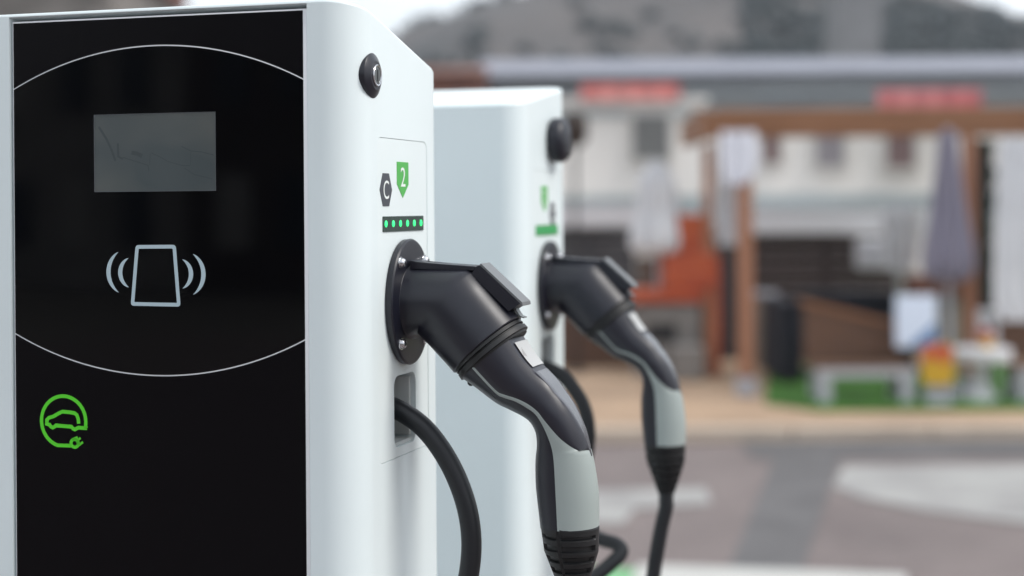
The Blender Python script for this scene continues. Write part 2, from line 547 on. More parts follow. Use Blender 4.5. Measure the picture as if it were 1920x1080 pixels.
bb = empty('brick_house', (at(850, 150, 46).x, 46, 0), 0, 'small rusty brick house peeping above the rear charging post', 'building')
p0, p1 = at(760, 140, 46), at(905, 138, 46)
part('wall', M['brick'], bb, p0.x, p1.x, 46, 52, 0, p1.z)
bm = bmesh.new()
prism(bm, [(45.6, p1.z + 0.003), (52.4, p1.z + 0.003), (49, p1.z + 0.45)], lambda p: (p0.x - 0.1, p[0], p[1]), lambda p: (p1.x + 0.1, p[0], p[1]))
bmesh.ops.transform(bm, matrix=bb.matrix_basis.inverted(), verts=bm.verts[:])
build('roof', bm, M['brick'], bb)
# dull building above the front post's left end
bl = empty('stone_house', (at(80, 0, 40).x, 40, 0), 0, 'dull brown stone house glimpsed above the left end of the near charging post', 'building')
p0, p1 = at(-300, -60, 40), at(212, -14, 40)
M['stone_brown'] = mat('brown_stone', (0.19, 0.17, 0.155), 0.9, var=0.25, vscale=1.3)
part('wall', M['stone_brown'], bl, p0.x, p1.x, 40, 48, 0, p1.z + 0.6)
bm = bmesh.new()
prism(bm, [(39.5, p1.z + 0.603), (48.5, p1.z + 0.603), (44, p1.z + 2.4)], lambda p: (p0.x - 0.3, p[0], p[1]), lambda p: (p1.x + 0.25, p[0], p[1]))
bmesh.ops.transform(bm, matrix=bl.matrix_basis.inverted(), verts=bm.verts[:])
build('roof', bm, M['brick'], bl)

# cream building behind the terrace
CY = 21.0
ch = empty('cream_building', (at(1400, 300, CY).x, CY, 0), 0, 'cream rendered building with shuttered windows behind the pergola terrace', 'building')
tl, tr = at(1010, 190, CY), at(1980, 196, CY)
ztop = at(1600, 216, CY).z
zs = at(1300, 366, CY).z
part('wall', M['cream'], ch, tl.x, tr.x + 3, CY, CY + 7, 0, ztop)
part('parapet', M['string'], ch, tl.x - 0.06, tr.x + 3.06, CY - 0.06, CY + 7.06, ztop + 0.002, ztop + 0.10)
zup = at(1200, 192, CY).z
part('upper_wall', M['cream'], ch, tl.x, at(1322, 190, CY).x, CY + 0.003, CY + 6, ztop + 0.102, zup)
part('coping', M['cream'], ch, tl.x - 0.05, at(1322, 190, CY).x + 0.05, CY - 0.04, CY + 6.05, zup + 0.002, zup + 0.06)
part('string_course', M['string'], ch, tl.x - 0.02, tr.x + 3.02, CY - 0.08, CY - 0.003, at(1400, 388, CY).z - 0.2, zs)
def window(px0, px1, py0, py1, m):
    a_, b_ = at(px0, py0, CY), at(px1, py1, CY)
    w_ = part('window', m, ch, a_.x, b_.x, CY - 0.05, CY - 0.003, b_.z, a_.z)
    inv = ch.matrix_basis.inverted()
    bm_ = bmesh.new()
    e = 0.05
    box(bm_, a_.x - e, a_.x - 0.002, CY - 0.08, CY - 0.003, b_.z - e, a_.z + e)
    box(bm_, b_.x + 0.002, b_.x + e, CY - 0.08, CY - 0.003, b_.z - e, a_.z + e)
    box(bm_, a_.x, b_.x, CY - 0.08, CY - 0.003, a_.z + 0.002, a_.z + e)
    box(bm_, a_.x, b_.x, CY - 0.12, CY - 0.003, b_.z - e, b_.z - 0.002)
    bmesh.ops.transform(bm_, matrix=inv, verts=bm_.verts[:])
    build('frame', bm_, M['frame'], w_)
    bm_ = bmesh.new()
    n = max(4, int((a_.z - b_.z) / 0.07))
    for k in range(n):
        z = b_.z + (a_.z - b_.z) * (k + 0.5) / n
        box(bm_, a_.x + 0.01, b_.x - 0.01, CY - 0.075, CY - 0.052, z - 0.022, z + 0.022)
    bmesh.ops.transform(bm_, matrix=inv, verts=bm_.verts[:])
    build('shutter', bm_, m, w_)
window(1186, 1254, 216, 298, M['win_grey'])
window(1428, 1462, 238, 306, M['win_brown'])
window(1528, 1580, 238, 312, M['win_mauve'])
window(1660, 1712, 238, 314, M['win_brown'])

def banner(px0, px1, py0, py1, Y, m, label):
    a_, b_ = at(px0, py1, Y), at(px1, py0, Y)
    o = empty('banner_sign', ((a_.x + b_.x) / 2, Y, 0), 0, label, 'banner')
    nseg = 24
    bm_ = bmesh.new()
    rs = []
    for i in range(nseg + 1):
        t = i / nseg
        x = a_.x + (b_.x - a_.x) * t
        yw = Y + 0.02 * math.sin(t * 23)
        rs.append([(x, yw - 0.006, a_.z), (x, yw + 0.006, a_.z), (x, yw + 0.006, b_.z), (x, yw - 0.006, b_.z)])
    rings(bm_, rs)
    bmesh.ops.transform(bm_, matrix=o.matrix_basis.inverted(), verts=bm_.verts[:])
    build('cloth', bm_, m, o, 40)
    for xx in (a_.x + 0.05, b_.x - 0.05):
        part('pole', M['concrete'], o, xx - 0.02, xx + 0.02, Y + 0.03, Y + 0.07, a_.z - 0.05, b_.z + 0.03)
banner(1090, 1274, 156, 187, CY - 0.18, M['red_pale'], 'faded red banner above the cream wall, left of the pergola')
banner(1645, 1840, 166, 208, CY - 0.18, M['red'], 'bright red banner standing above the pergola beam')
# grey flat roofs between the hall and the cream building
gb = empty('grey_store', (at(1600, 180, 40).x, 40, 0), 0, 'low grey flat-roofed store between the pergola and the long hall', 'building')
p0, p1 = at(1300, 178, 40), at(2100, 150, 40)
M['grey_wall'] = mat('grey_store_wall', (0.22, 0.24, 0.255), 0.8, col2=(0.27, 0.28, 0.28), vscale=0.6)
part('wall', M['grey_wall'], gb, p0.x, p1.x + 2, 40, 47, 0, p0.z)
part('roof', M['hall_wall'], gb, p0.x - 0.2, p1.x + 2.2, 39.8, 47.2, p0.z + 0.002, p0.z + 0.16)

# ================================================================== TERRACE
M['dark_plank'] = mat('dark_brown_plank', (0.040, 0.023, 0.022), 0.6, var=0.2, vscale=4, stretch=(0.3, 4, 4))
M['char_plank'] = mat('charcoal_plank', (0.045, 0.043, 0.050), 0.6, var=0.2, vscale=4, stretch=(0.3, 4, 4))
M['rust_plank'] = mat('russet_plank', (0.095, 0.048, 0.030), 0.6, var=0.25, vscale=4, stretch=(0.3, 4, 4))
M['wood'] = mat('stained_brown_timber', (0.205, 0.088, 0.038), 0.6, col2=(0.26, 0.120, 0.058), vscale=3, stretch=(0.6, 6, 6), bump=0.3, bscale=40)
M['wood_post'] = mat('reddish_timber_post', (0.30, 0.130, 0.072), 0.6, col2=(0.36, 0.17, 0.10), vscale=3, stretch=(6, 6, 0.6))
M['lavender'] = mat('mauve_grey_canvas', (0.235, 0.220, 0.280), 0.9, var=0.06, vscale=4)
M['canvas'] = mat('off_white_canvas', (0.66, 0.67, 0.70), 0.9, var=0.05, vscale=3)
M['canvas_blue'] = mat('cool_white_canvas', (0.70, 0.71, 0.78), 0.9, var=0.04, vscale=3)
M['orange'] = mat('orange_enamel', (0.50, 0.105, 0.035), 0.5, col2=(0.38, 0.062, 0.024), vscale=3)
M['stone'] = mat('grey_stone_blocks', (0.20, 0.185, 0.175), 0.9, var=0.2, vscale=4, bump=0.4, bscale=30)
M['beige'] = mat('beige_stone', (0.29, 0.24, 0.20), 0.9, var=0.12, vscale=4)
M['navy'] = mat('navy_black_fabric', (0.008, 0.009, 0.016), 0.9, var=0.2, vscale=5)
M['leg_grey'] = mat('pale_grey_metal', (0.42, 0.42, 0.46), 0.5)
M['slat_brown'] = mat('brown_slat', (0.115, 0.058, 0.034), 0.6, var=0.15, vscale=5, stretch=(0.5, 4, 4))
M['pale_lamp'] = mat('pale_column', (0.42, 0.42, 0.38), 0.7)
M['yellow'] = mat('yellow_vinyl', (0.62, 0.36, 0.03), 0.4, var=0.05, vscale=4)
M['redv'] = mat('red_vinyl', (0.55, 0.10, 0.05), 0.4)
M['blue_print'] = mat('blue_poster_print', (0.10, 0.22, 0.45), 0.5)
M['poster'] = mat('cool_white_poster', (0.70, 0.78, 0.93), 0.45)
M['leaf'] = mat('dark_green_leaf', (0.018, 0.045, 0.028), 0.8, var=0.3, vscale=6)
M['black'] = mat('matt_black_metal', (0.012, 0.012, 0.014), 0.6)

def screen_fence(px0, px1, py_top, py_bot, Y, m, label, n=9):
    a_, b_ = at(px0, py_top, Y), at(px1, py_bot, Y)
    z0, z1 = 0.10, a_.z
    o = empty('terrace_screen', ((a_.x + b_.x) / 2, Y, 0.1), 0, label, 'fence')
    h = (z1 - z0) / n
    for k in range(n):
        dy = random.uniform(-0.003, 0.003)
        part('plank', m, o, a_.x, b_.x, Y + dy, Y + 0.025 + dy, z0 + h * k + 0.003, z0 + h * (k + 1) - 0.003)
    for x in (a_.x + 0.04, b_.x - 0.04, (a_.x + b_.x) / 2):
        part('post', m, o, x - 0.04, x + 0.04, Y + 0.03, Y + 0.11, z0, z1 - 0.004)
    return o
SY = 16.6
screen_fence(1400, 1700, 440, 700, SY, M['dark_plank'], 'very dark brown plank screen under the white band, behind the bench')
screen_fence(1020, 1192, 428, 600, SY, M['char_plank'], 'charcoal plank screen seen right beside the rear charging post')
screen_fence(1196, 1330, 482, 600, SY + 0.3, M['rust_plank'], 'lower russet brown plank screen behind the orange grill')
screen_fence(1020, 1215, 592, 700, SY - 0.7, M['rust_plank'], 'low russet plank barrier in front of the charcoal screen', 4)
def fascia(px0, px1, py0, py1, Y, label):
    a_, b_ = at(px0, py1, Y), at(px1, py0, Y)
    o = empty('white_awning', ((a_.x + b_.x) / 2, Y, a_.z), 0, label, 'awning')
    part('valance', M['white'], o, a_.x, b_.x, Y - 0.02, Y, a_.z, b_.z - 0.004)
    bm_ = bmesh.new()
    prism(bm_, [(Y - 0.03, b_.z), (Y - 0.03, b_.z + 0.025), (CY - 0.2, b_.z - 0.30), (CY - 0.2, b_.z - 0.33)],
          lambda p: (a_.x, p[0], p[1]), lambda p: (b_.x, p[0], p[1]))
    bmesh.ops.transform(bm_, matrix=o.matrix_basis.inverted(), verts=bm_.verts[:])
    build('canopy', bm_, M['white'], o)
    n = max(2, int((b_.x - a_.x) / 1.0))
    for k in range(n + 1):
        x = a_.x + 0.05 + (b_.x - a_.x - 0.1) * k / n
        part('bracket', M['leg_grey'], o, x - 0.015, x + 0.015, Y + 0.01, Y + 0.4, a_.z + 0.05, a_.z + 0.08)
fascia(1402, 1745, 392, 436, SY - 0.15, 'long white awning band over the dark brown screen right of the pergola post')
fascia(1020, 1200, 388, 424, SY - 0.1, 'white awning band over the charcoal screen next to the rear post')

screen_fence(1336, 1396, 440, 700, SY + 0.1, M['char_plank'], 'narrow charcoal plank screen between the orange grill and the pergola post')
sp = empty('stone_pillar', (at(1438, 600, 15.6).x, 15.6, 0.125), 0, 'short pale stone pillar just right of the pergola post', 'pillar')
_a, _b = at(1421, 690, 15.6), at(1456, 556, 15.6)
part('shaft', M['beige'], sp, _a.x, _b.x, 15.6, 15.8, 0.127, _b.z, 0.01)
part('cap', M['leg_grey'], sp, _a.x - 0.02, _b.x + 0.02, 15.58, 15.82, _b.z + 0.002, _b.z + 0.04, 0.008)
bp_ = empty('black_post', (at(1846, 600, 14.3).x, 14.3, 0.125), 0, 'dark slim post beside the large pale curtain at far right', 'post')
_a, _b = at(1834, 690, 14.3), at(1856, 262, 14.3)
part('shaft', M['black'], bp_, _a.x, _b.x, 14.3, 14.4, 0.127, _b.z, 0.006)
part('foot', M['black'], bp_, _a.x - 0.05, _b.x + 0.05, 14.25, 14.45, 0.1262, 0.1268)
# pergola
PY = 13.5
pg = empty('pergola', (at(1610, 700, PY).x, PY, 0.1), 0, 'brown timber pergola over the terrace, its front beam across the right of the view', 'pergola')
zb0, zb1 = at(1600, 256, PY).z, at(1600, 203, PY).z
xL, xR = at(1338, 230, PY).x, at(1990, 230, PY).x
part('beam', M['wood'], pg, xL, xR + 1.2, PY - 0.05, PY + 0.05, zb0, zb1, bev=0.008)
part('beam', M['wood'], pg, xL, xR + 1.2, PY + 1.55, PY + 1.65, zb0 + 0.09, zb1 + 0.09, bev=0.008)
part('side_beam', M['wood'], pg, xL - 0.09, xL - 0.003, PY - 0.05, PY + 1.8, zb0 - 0.01, zb1 - 0.01, bev=0.008)
for k in range(8):
    x = xL + 0.35 + k * 0.52
    part('rafter', M['wood'], pg, x, x + 0.06, PY + 0.053, PY + 1.547, zb1 - 0.10, zb1 - 0.005)
def ppost(px, Y, half, m=M['wood_post'], topz=None, base=True):
    x = at(px, 500, Y).x
    part('post', m, pg, x - half, x + half, Y - half, Y + half, 0.26 if base else 0.1, (topz or zb0) - 0.003, bev=0.006)
    if base:
        part('post_foot', M['leg_grey'], pg, x - half - 0.02, x + half + 0.02, Y - half - 0.02, Y + half + 0.02, 0.102, 0.255, bev=0.01)
ppost(1397, PY, 0.060)
ppost(1818, PY, 0.050)
ppost(1328, PY + 1.6, 0.045, base=False)
ppost(1775, PY + 1.6, 0.045, base=False)
# brace from beam to right post
# curtains
def cloth(name, outline, Y, m, label, cat_, amp=0.014, waves=2.6, th=0.012, group=None):
    """hanging folded cloth: outline = list of (py, px_left, px_right)"""
    c0 = at((outline[0][1] + outline[0][2]) / 2, outline[-1][0], Y)
    bm_ = bmesh.new()
    rows = []
    pts = []
    for (ya, la, ra), (yb_, lb, rb) in zip(outline, outline[1:]):
        for k in range(6):
            t = k / 6
            pts.append((ya + (yb_ - ya) * t, la + (lb - la) * t, ra + (rb - ra) * t))
    pts.append(outline[-1])
    N = 28
    for (yy, l, r_) in pts:
        a_, b_ = at(l, yy, Y), at(r_, yy, Y)
        row = []
        for i in range(N + 1):
            t = i / N
            row.append(Vector((a_.x + (b_.x - a_.x) * t, Y - amp * math.cos(t * waves * 2 * PI), a_.z)))
        for i in range(N, -1, -1):
            t = i / N
            row.append(Vector((a_.x + (b_.x - a_.x) * t, Y - amp * math.cos(t * waves * 2 * PI) + th, a_.z)))
        rows.append(row)
    rings(bm_, rows)
    bmesh.ops.translate(bm_, verts=bm_.verts[:], vec=-Vector(c0))
    o = build(name, bm_, m, None, 50)
    o.location = c0
    return tag(o, label, cat_, group)
cloth('curtain', [(246, 1352, 1418), (290, 1350, 1424), (325, 1356, 1418), (345, 1360, 1398)], PY - 0.12, M['canvas_blue'], 'bunched bluish white curtain hanging from the pergola corner', 'curtain')
cloth('curtain', [(256, 1345, 1362), (330, 1341, 1378), (460, 1346, 1384)], PY + 0.25, M['canvas'], 'pale narrow curtain tied behind the pergola post', 'curtain', 0.02, 3)
cloth('curtain', [(258, 1872, 1960), (400, 1866, 1970), (560, 1862, 1980), (602, 1880, 1990)], PY - 0.5, M['canvas'], 'large pale curtain at the far right end of the terrace', 'curtain', 0.022, 3.3)

def parasol(px, Y, prof, m, label, pole_to=None):
    """closed parasol: prof = (py, half width in px)"""
    c = at(px, 700, Y)
    base_z = 0.125 if Y < 15.9 and px > 1425 else 0.102
    o = empty('closed_parasol', (c.x, Y, base_z), 0, label, 'parasol')
    bm_ = bmesh.new()
    rows = []
    n = 48
    pp = cat([(0, p, h) for p, h in prof], 20)
    for q in pp:
        z = at(px, q.y, Y).z - base_z
        r_ = max(0.004, q.z / FPX * Y)
        rows.append([((r_ * (0.82 + 0.18 * math.cos(8 * a))) * math.cos(a), (r_ * (0.82 + 0.18 * math.cos(8 * a))) * math.sin(a), z)
                     for a in [2 * PI * i / n for i in range(n)]])
    rings(bm_, rows)
    build('canopy', bm_, m, o, 60)
    top = at(px, prof[0][0], Y).z
    bm_ = bmesh.new()
    lathe(bm_, [(0.04, 0.022), (top - base_z + 0.03, 0.022)], (0, 0, 0), (0, 0, 1), 16, Vector((1, 0, 0)))
    build('pole', bm_, M['leg_grey'], o, 40)
    bm_ = bmesh.new()
    lathe(bm_, [(0, 0.22), (0.04, 0.21), (0.05, 0.05), (0.14, 0.035)], (0, 0, 0), (0, 0, 1), 24, Vector((1, 0, 0)))
    build('base', bm_, M['leg_grey'], o, 40)
parasol(1780, 13.25, [(246, 16), (300, 22), (400, 36), (480, 50), (515, 46), (528, 30)], M['lavender'], 'closed mauve-grey parasol in front of the pergola beam')
parasol(1234, 15.2, [(305, 14), (340, 34), (400, 40), (440, 52), (466, 50), (474, 40)], M['canvas'], 'closed off-white parasol left of the orange grill')
parasol(1692, 15.4, [(388, 34), (410, 38), (460, 34), (490, 26), (512, 18)], M['white'], 'small off-white folded parasol above the poster stand')

# orange grill on stone counter
GY = 15.0
gr = empty('outdoor_grill', (at(1260, 700, GY).x, GY, 0.102), 0, 'orange outdoor oven on a grey stone counter beyond the rear plug', 'grill')
def bx(name, m, parent, px0, px1, py0, py1, Y, depth, bev=0.006, z0=None):
    a_, b_ = at(px0, py1, Y), at(px1, py0, Y)
    return part(name, m, parent, a_.x, b_.x, Y, Y + depth, a_.z if z0 is None else z0, b_.z, bev)
bx('counter', M['stone'], gr, 1196, 1312, 570, 720, GY, 0.55, z0=0.102)
bx('worktop', M['orange'], gr, 1186, 1320, 543, 568, GY - 0.03, 0.6)
bx('oven_body', M['orange'], gr, 1248, 1340, 474, 541, GY + 0.02, 0.5, 0.015)
bx('chimney_panel', M['orange'], gr, 1272, 1336, 402, 472, GY + 0.1, 0.35, 0.01)
bx('opening', M['black'], gr, 1212, 1268, 606, 642, GY - 0.006, 0.02, 0.002)
bx('plinth', M['stone'], gr, 1262, 1320, 650, 735, GY - 0.35, 0.3, 0.02, z0=0.102)
ob = empty('orange_post', (at(1340, 600, 15.1).x, 15.1, 0.102), 0, 'slim orange-brown post standing between grill and pergola post', 'post')
bx('shaft', M['orange'], ob, 1330, 1350, 480, 690, 15.1, 0.08, z0=0.102)
bx('cap', M['wood'], ob, 1327, 1353, 472, 479, 15.08, 0.12)

# benches
def bench(px0, px1, Y, label, mirror=False, blackend=True):
    c = at((px0 + px1) / 2, 700, Y)
    o = empty('garden_bench', (c.x, Y, 0.125), 0, label, 'bench', 'brown slatted benches on the lawn')
    s = Y / FPX
    wpx = px1 - px0
    zt, zl = at(px0, 572, Y).z - 0.125, at(px1, 622, Y).z - 0.125
    zs = at(px0, 684, Y).z - 0.125
    hw = wpx * s / 2
    n = 7
    for k in range(n):       # sloping-topped backrest of boards
        x0, x1 = -hw + 2 * hw * k / n + 0.003, -hw + 2 * hw * (k + 1) / n - 0.003
        zz0 = zt + (zl - zt) * k / n
        zz1 = zt + (zl - zt) * (k + 1) / n
        bm_ = bmesh.new()
        prism(bm_, [(x0, zs + 0.03), (x1, zs + 0.03), (x1, zz1), (x0, zz0)], lambda p: (p[0], 0.10, p[1]), lambda p: (p[0], 0.125, p[1]))
        build('backrest_board', bm_, M['slat_brown'], o)
    bm_ = bmesh.new()
    prism(bm_, [(-hw - 0.03, zt + 0.004), (hw + 0.03, zl + 0.004), (hw + 0.03, zl + 0.05), (-hw - 0.03, zt + 0.05)],
          lambda p: (p[0], 0.08, p[1]), lambda p: (p[0], 0.145, p[1]))
    build('top_rail', bm_, M['wood'], o)
    for k in range(4):
        build('seat_slat', B(-hw, hw, -0.34 + k * 0.105, -0.25 + k * 0.105, zs, zs + 0.022, bev=0.004), M['slat_brown'], o)
    bm_ = B(-hw + 0.02, hw - 0.02, -0.34, -0.31, zs - 0.07, zs - 0.002, bev=0.004)
    build('apron', bm_, M['leg_grey'], o)
    for x in (-hw + 0.04, hw - 0.14):
        for y in (-0.34, 0.02):
            build('leg', B(x, x + 0.10, y, y + 0.06, 0, zs - 0.002 if y > 0 else zs - 0.074, bev=0.006), M['leg_grey'], o)
    return o
bench(1512, 1702, 13.1, 'brown slatted bench with sloping back in front of the dark plank screen')
bench(1880, 2070, 13.05, 'brown slatted bench cut off by the right edge of the view, under the pale curtain')
sf = empty('dark_armchair', (at(1590, 640, 15.2).x, 15.2, 0.125), 0, 'navy black sofa behind the brown bench', 'sofa')
bx('back', M['navy'], sf, 1498, 1682, 545, 640, 15.3, 0.2, 0.03, z0=0.25)
bx('seat', M['navy'], sf, 1506, 1674, 640, 680, 14.7, 0.55, 0.03)
bx('arm', M['navy'], sf, 1462, 1505, 565, 690, 14.2, 1.0, 0.03, z0=0.15)
bx('arm', M['navy'], sf, 1676, 1690, 600, 690, 14.7, 0.6, 0.02, z0=0.15)
bx('foot', M['black'], sf, 1466, 1500, 690, 705, 14.3, 0.8, 0.004, z0=0.125)
for p in sf.children: pass
# white storage box on screen
wb = empty('wall_cabinet', (at(1640, 480, SY - 0.3).x, SY - 0.3, at(1640, 505, SY - 0.3).z), 0, 'pale grey cabinet hanging on the dark plank screen', 'cabinet')
bx('body', M['canvas'], wb, 1612, 1668, 448, 505, SY - 0.3, 0.27, 0.02)
bx('door', M['leg_grey'], wb, 1618, 1662, 454, 499, SY - 0.315, 0.012, 0.004)
# poster stand
ps = empty('poster_stand', (at(1718, 650, 13.0).x, 13.0, 0.125), 0, 'cool white poster board on a black stand between bench and parasol', 'sign')
bx('board', M['poster'], ps, 1680, 1756, 554, 652, 13.0, 0.03, 0.008)
a_, b_ = at(1702, 650, 13.0), at(1754, 604, 13.0)
bm = bmesh.new()
prism(bm, [(a_.x, a_.z), (b_.x, a_.z), (b_.x, b_.z)], lambda p: (p[0] - ps.location.x, -0.002, p[1] - 0.125), lambda p: (p[0] - ps.location.x, -0.0005, p[1] - 0.125))
build('printed_corner', bm, M['blue_print'], ps)
bx('upright', M['black'], ps, 1693, 1715, 655, 730, 13.04, 0.06, 0.004, z0=0.15)
bx('foot', M['black'], ps, 1684, 1724, 730, 745, 13.1, 0.35, 0.004, z0=0.127)
# pale column, beige planter
pc = empty('pale_column', (at(1700, 600, 15.3).x, 15.3, 0.125), 0, 'slim pale column rising behind the poster board', 'column')
bx('shaft', M['pale_lamp'], pc, 1688, 1718, 506, 690, 15.3, 0.14, z0=0.16)
bx('base', M['pale_lamp'], pc, 1682, 1724, 690, 700, 15.26, 0.22, z0=0.126)
pl = empty('stone_counter', (at(1790, 650, 14.9).x, 14.9, 0.125), 0, 'beige stone counter with a red-brown top right of the poster board', 'counter')
bx('base', M['beige'], pl, 1752, 1826, 557, 700, 14.9, 0.5, z0=0.126)
bx('top', M['brick'], pl, 1722, 1832, 518, 555, 14.8, 0.65)
# white table, flowers, ball
tb = empty('white_table', (at(1840, 660, 13.0).x, 13.0, 0.125), 0, 'white pedestal table on the lawn with a red and yellow pot on it', 'table')
c = at(1838, 655, 13.0)
bm = bmesh.new(); lathe(bm, [(0, 0.232), (0.03, 0.24), (0.09, 0.24), (0.10, 0.23)], (0, 0, c.z - 0.125 - 0.09), (0, 0, 1), 32, Vector((1, 0, 0)))
build('tabletop', bm, M['white'], tb, 40)
bm = bmesh.new(); lathe(bm, [(0, 0.14), (0.03, 0.13), (0.06, 0.07), (c.z - 0.125 - 0.095, 0.062)], (0, 0, 0), (0, 0, 1), 24, Vector((1, 0, 0)))
build('pedestal', bm, M['white'], tb, 40)
tz = c.z + 0.01
fp = empty('flower_pot', (at(1850, 640, 13.0).x, 13.0, tz + 0.003), 0, 'small yellow pot with red flowers on the white table', 'flower pot')
bm = bmesh.new(); lathe(bm, [(0, 0.04), (0.06, 0.055), (0.065, 0.058), (0.07, 0.05)], (0, 0, 0), (0, 0, 1), 20, Vector((1, 0, 0)))
build('pot', bm, M['yellow'], fp, 40)
bm = bmesh.new(); leaf_cloud(bm, (0, 0, 0.115), 0.075, 120, 0.018)
build('blossom', bm, M['redv'], fp)
wc = empty('white_chair', (at(1878, 660, 13.6).x, 13.6, 0.125), 0, 'white chair tucked behind the white pedestal table', 'chair')
for x in (-0.17, 0.14):
    for y in (0, 0.32):
        build('leg', B(x, x + 0.03, y, y + 0.03, 0, 0.40 if y == 0 else 0.62, bev=0.004), M['white'], wc)
build('seat', B(-0.19, 0.19, -0.02, 0.37, 0.402, 0.43, bev=0.008), M['white'], wc)
build('backrest', B(-0.19, 0.19, 0.355, 0.385, 0.44, 0.66, bev=0.008), M['white'], wc)
db = empty('display_board', (at(1759, 700, 12.75).x, 12.75, 0.125), R(-6), 'small yellow display board with a red top corner, left of the white table', 'sign')
bm = bmesh.new()
prism(bm, rrect(-0.125, 0.125, 0.14, 0.47, 0.06), lambda p: (p[0], 0.0, p[1]), lambda p: (p[0], 0.03, p[1]))
build('board', bm, M['yellow'], db)
bm = bmesh.new()
prism(bm, [(-0.124, 0.42), (-0.124, 0.33), (-0.02, 0.36), (0.05, 0.30), (0.123, 0.38), (0.10, 0.44), (0.05, 0.465), (-0.08, 0.462)], lambda p: (p[0], -0.0015, p[1]), lambda p: (p[0], -0.0002, p[1]))
build('printed_top', bm, M['redv'], db)
for x in (-0.08, 0.05):
    build('leg', B(x, x + 0.03, 0.002, 0.028, 0, 0.139, bev=0.003), M['leg_grey'], db)
build('foot', B(-0.10, 0.10, -0.10, 0.13, 0.0005, 0.02, bev=0.004), M['leg_grey'], db)
# climbing plant with dark stems against the right-hand curtain
cp = empty('climbing_plant', (at(1858, 650, 14.0).x, 14.0, 0.125), 0, 'dark leafy climber beside the right-hand pergola post and curtain', 'plant')
bm = bmesh.new()
for (px, py, r_) in ((1852, 280, .08), (1858, 330, .09), (1856, 380, .08), (1858, 430, .10), (1860, 480, .09), (1854, 540, .08), (1852, 600, .10), (1872, 360, .05), (1874, 460, .05)):
    q = at(px, py, 14.0)
    leaf_cloud(bm, (q.x - cp.location.x, 0, q.z - 0.125), r_, 130, 0.022, 1.5)
build('foliage', bm, M['leaf'], cp)
bm = bmesh.new(); tube(bm, [(0, 0, 0), (0.02, 0, 0.7), (-0.02, 0, 1.3), (0.01, 0, 2.1)], 0.02, 8, 30)
build('stem', bm, M['black'], cp, 60)
# round lantern near the rear post
ln = empty('wall_lantern', (at(1078, 240, 15.5).x, 15.5, 0.102), 0, 'round dark brown lantern peeping out behind the rear emergency button', 'lantern')
c = at(1078, 240, 15.5)
bm = bmesh.new(); lathe(bm, [(-.18, .03), (-.16, .09), (-.08, .125), (0.06, .125), (.13, .10), (.17, .03)], (0, 0, c.z - 0.102), (0, 0, 1), 24, Vector((1, 0, 0)))
M['lantern'] = mat('dark_brown_lantern', (0.025, 0.013, 0.008), 0.6)
build('shade', bm, M['lantern'], ln, 50)
bm = bmesh.new(); lathe(bm, [(0, .08), (.02, .08), (.03, .02), (c.z - 0.27, .02)], (0, 0, 0), (0, 0, 1), 16, Vector((1, 0, 0)))
build('pole', bm, M['black'], ln, 40)

# ================================================================== HOUSES ADDED BEHIND THE VIEWER (unseen; mirrored in the glass, blocking front sky)
M['added_wall_a'] = mat('added_house_wall_umber', (0.13, 0.11, 0.10), 0.9, var=0.15, vscale=0.8)
M['added_wall_b'] = mat('added_house_wall_grey', (0.17, 0.17, 0.175), 0.9, var=0.15, vscale=0.8)
M['added_wall_c'] = mat('added_house_wall_pale', (0.38, 0.36, 0.34), 0.9, var=0.15, vscale=0.8)
tx = -34.0
for k, (w_, h_, m) in enumerate([(10.4, 7.2, 'added_wall_c'), (6, 7.6, 'added_wall_a'), (11, 6.4, 'added_wall_a'), (8, 7.0, 'added_wall_b'), (9, 6.3, 'added_wall_a'), (8, 6, 'added_wall_b')]):
    th = empty('added_house', (tx + w_ / 2, -22, 0), 0, ['pale grey-brown house', 'tall umber house', 'wide low umber house', 'grey house with five bays', 'plain umber house', 'small grey house'][k] + ' added out of view behind the viewer for the glass reflections', 'building')
    part('wall', M[m], th, tx, tx + w_ - 0.05, -30, -22, 0, h_)
    part('roof', M['brick'], th, tx - 0.1, tx + w_ - 0.12, -30.3, -21.6, h_ + 0.003, h_ + 0.25)
    nb = int(w_ // 2)
    for fl in range(int(h_ // 3)):
        for q in range(nb):
            x0 = tx + 0.5 + q * (w_ - 1) / nb + 0.4
            part('window', M['hall_glass'] if (q + fl) % 3 else M['frame'], th, x0, x0 + 0.9, -22.0 + 0.003, -21.93, 0.9 + fl * 3, 2.4 + fl * 3)
    tx += w_

# ================================================================== CHARGING POSTS
A = -R(16.9)                        # heading of the posts
HW, HD = 0.1593, 0.09               # half width, half depth
CZ = H                              # fittings are given relative to this height
RF, RB = 0.028, 0.025
ROOF = [0.1278, 0.2347]
def roofz(y): return CZ + ROOF[0] - ROOF[1] * y

def outline(inset=0.0):
    """rounded rectangle seen from above with stops at the front opening"""
    pts = []
    hx, hy = HW - inset, HD - inset
    for cx, cy, a0, r_ in ((HW - RB, HD - RB, 0, RB), (-HW + RB, HD - RB, 90, RB), (-HW + RF, -HD + RF, 180, RF), (HW - RF, -HD + RF, 270, RF)):
        rr = max(0.001, r_ - inset)
        for k in range(11):
            a = R(a0 + 9 * k)
            pts.append((cx + rr * math.cos(a), cy + rr * math.sin(a)))
            if a0 == 180 and k == 10:
                pts.append((-0.1216, -hy))
                pts.append((0.1216, -hy))
    return pts

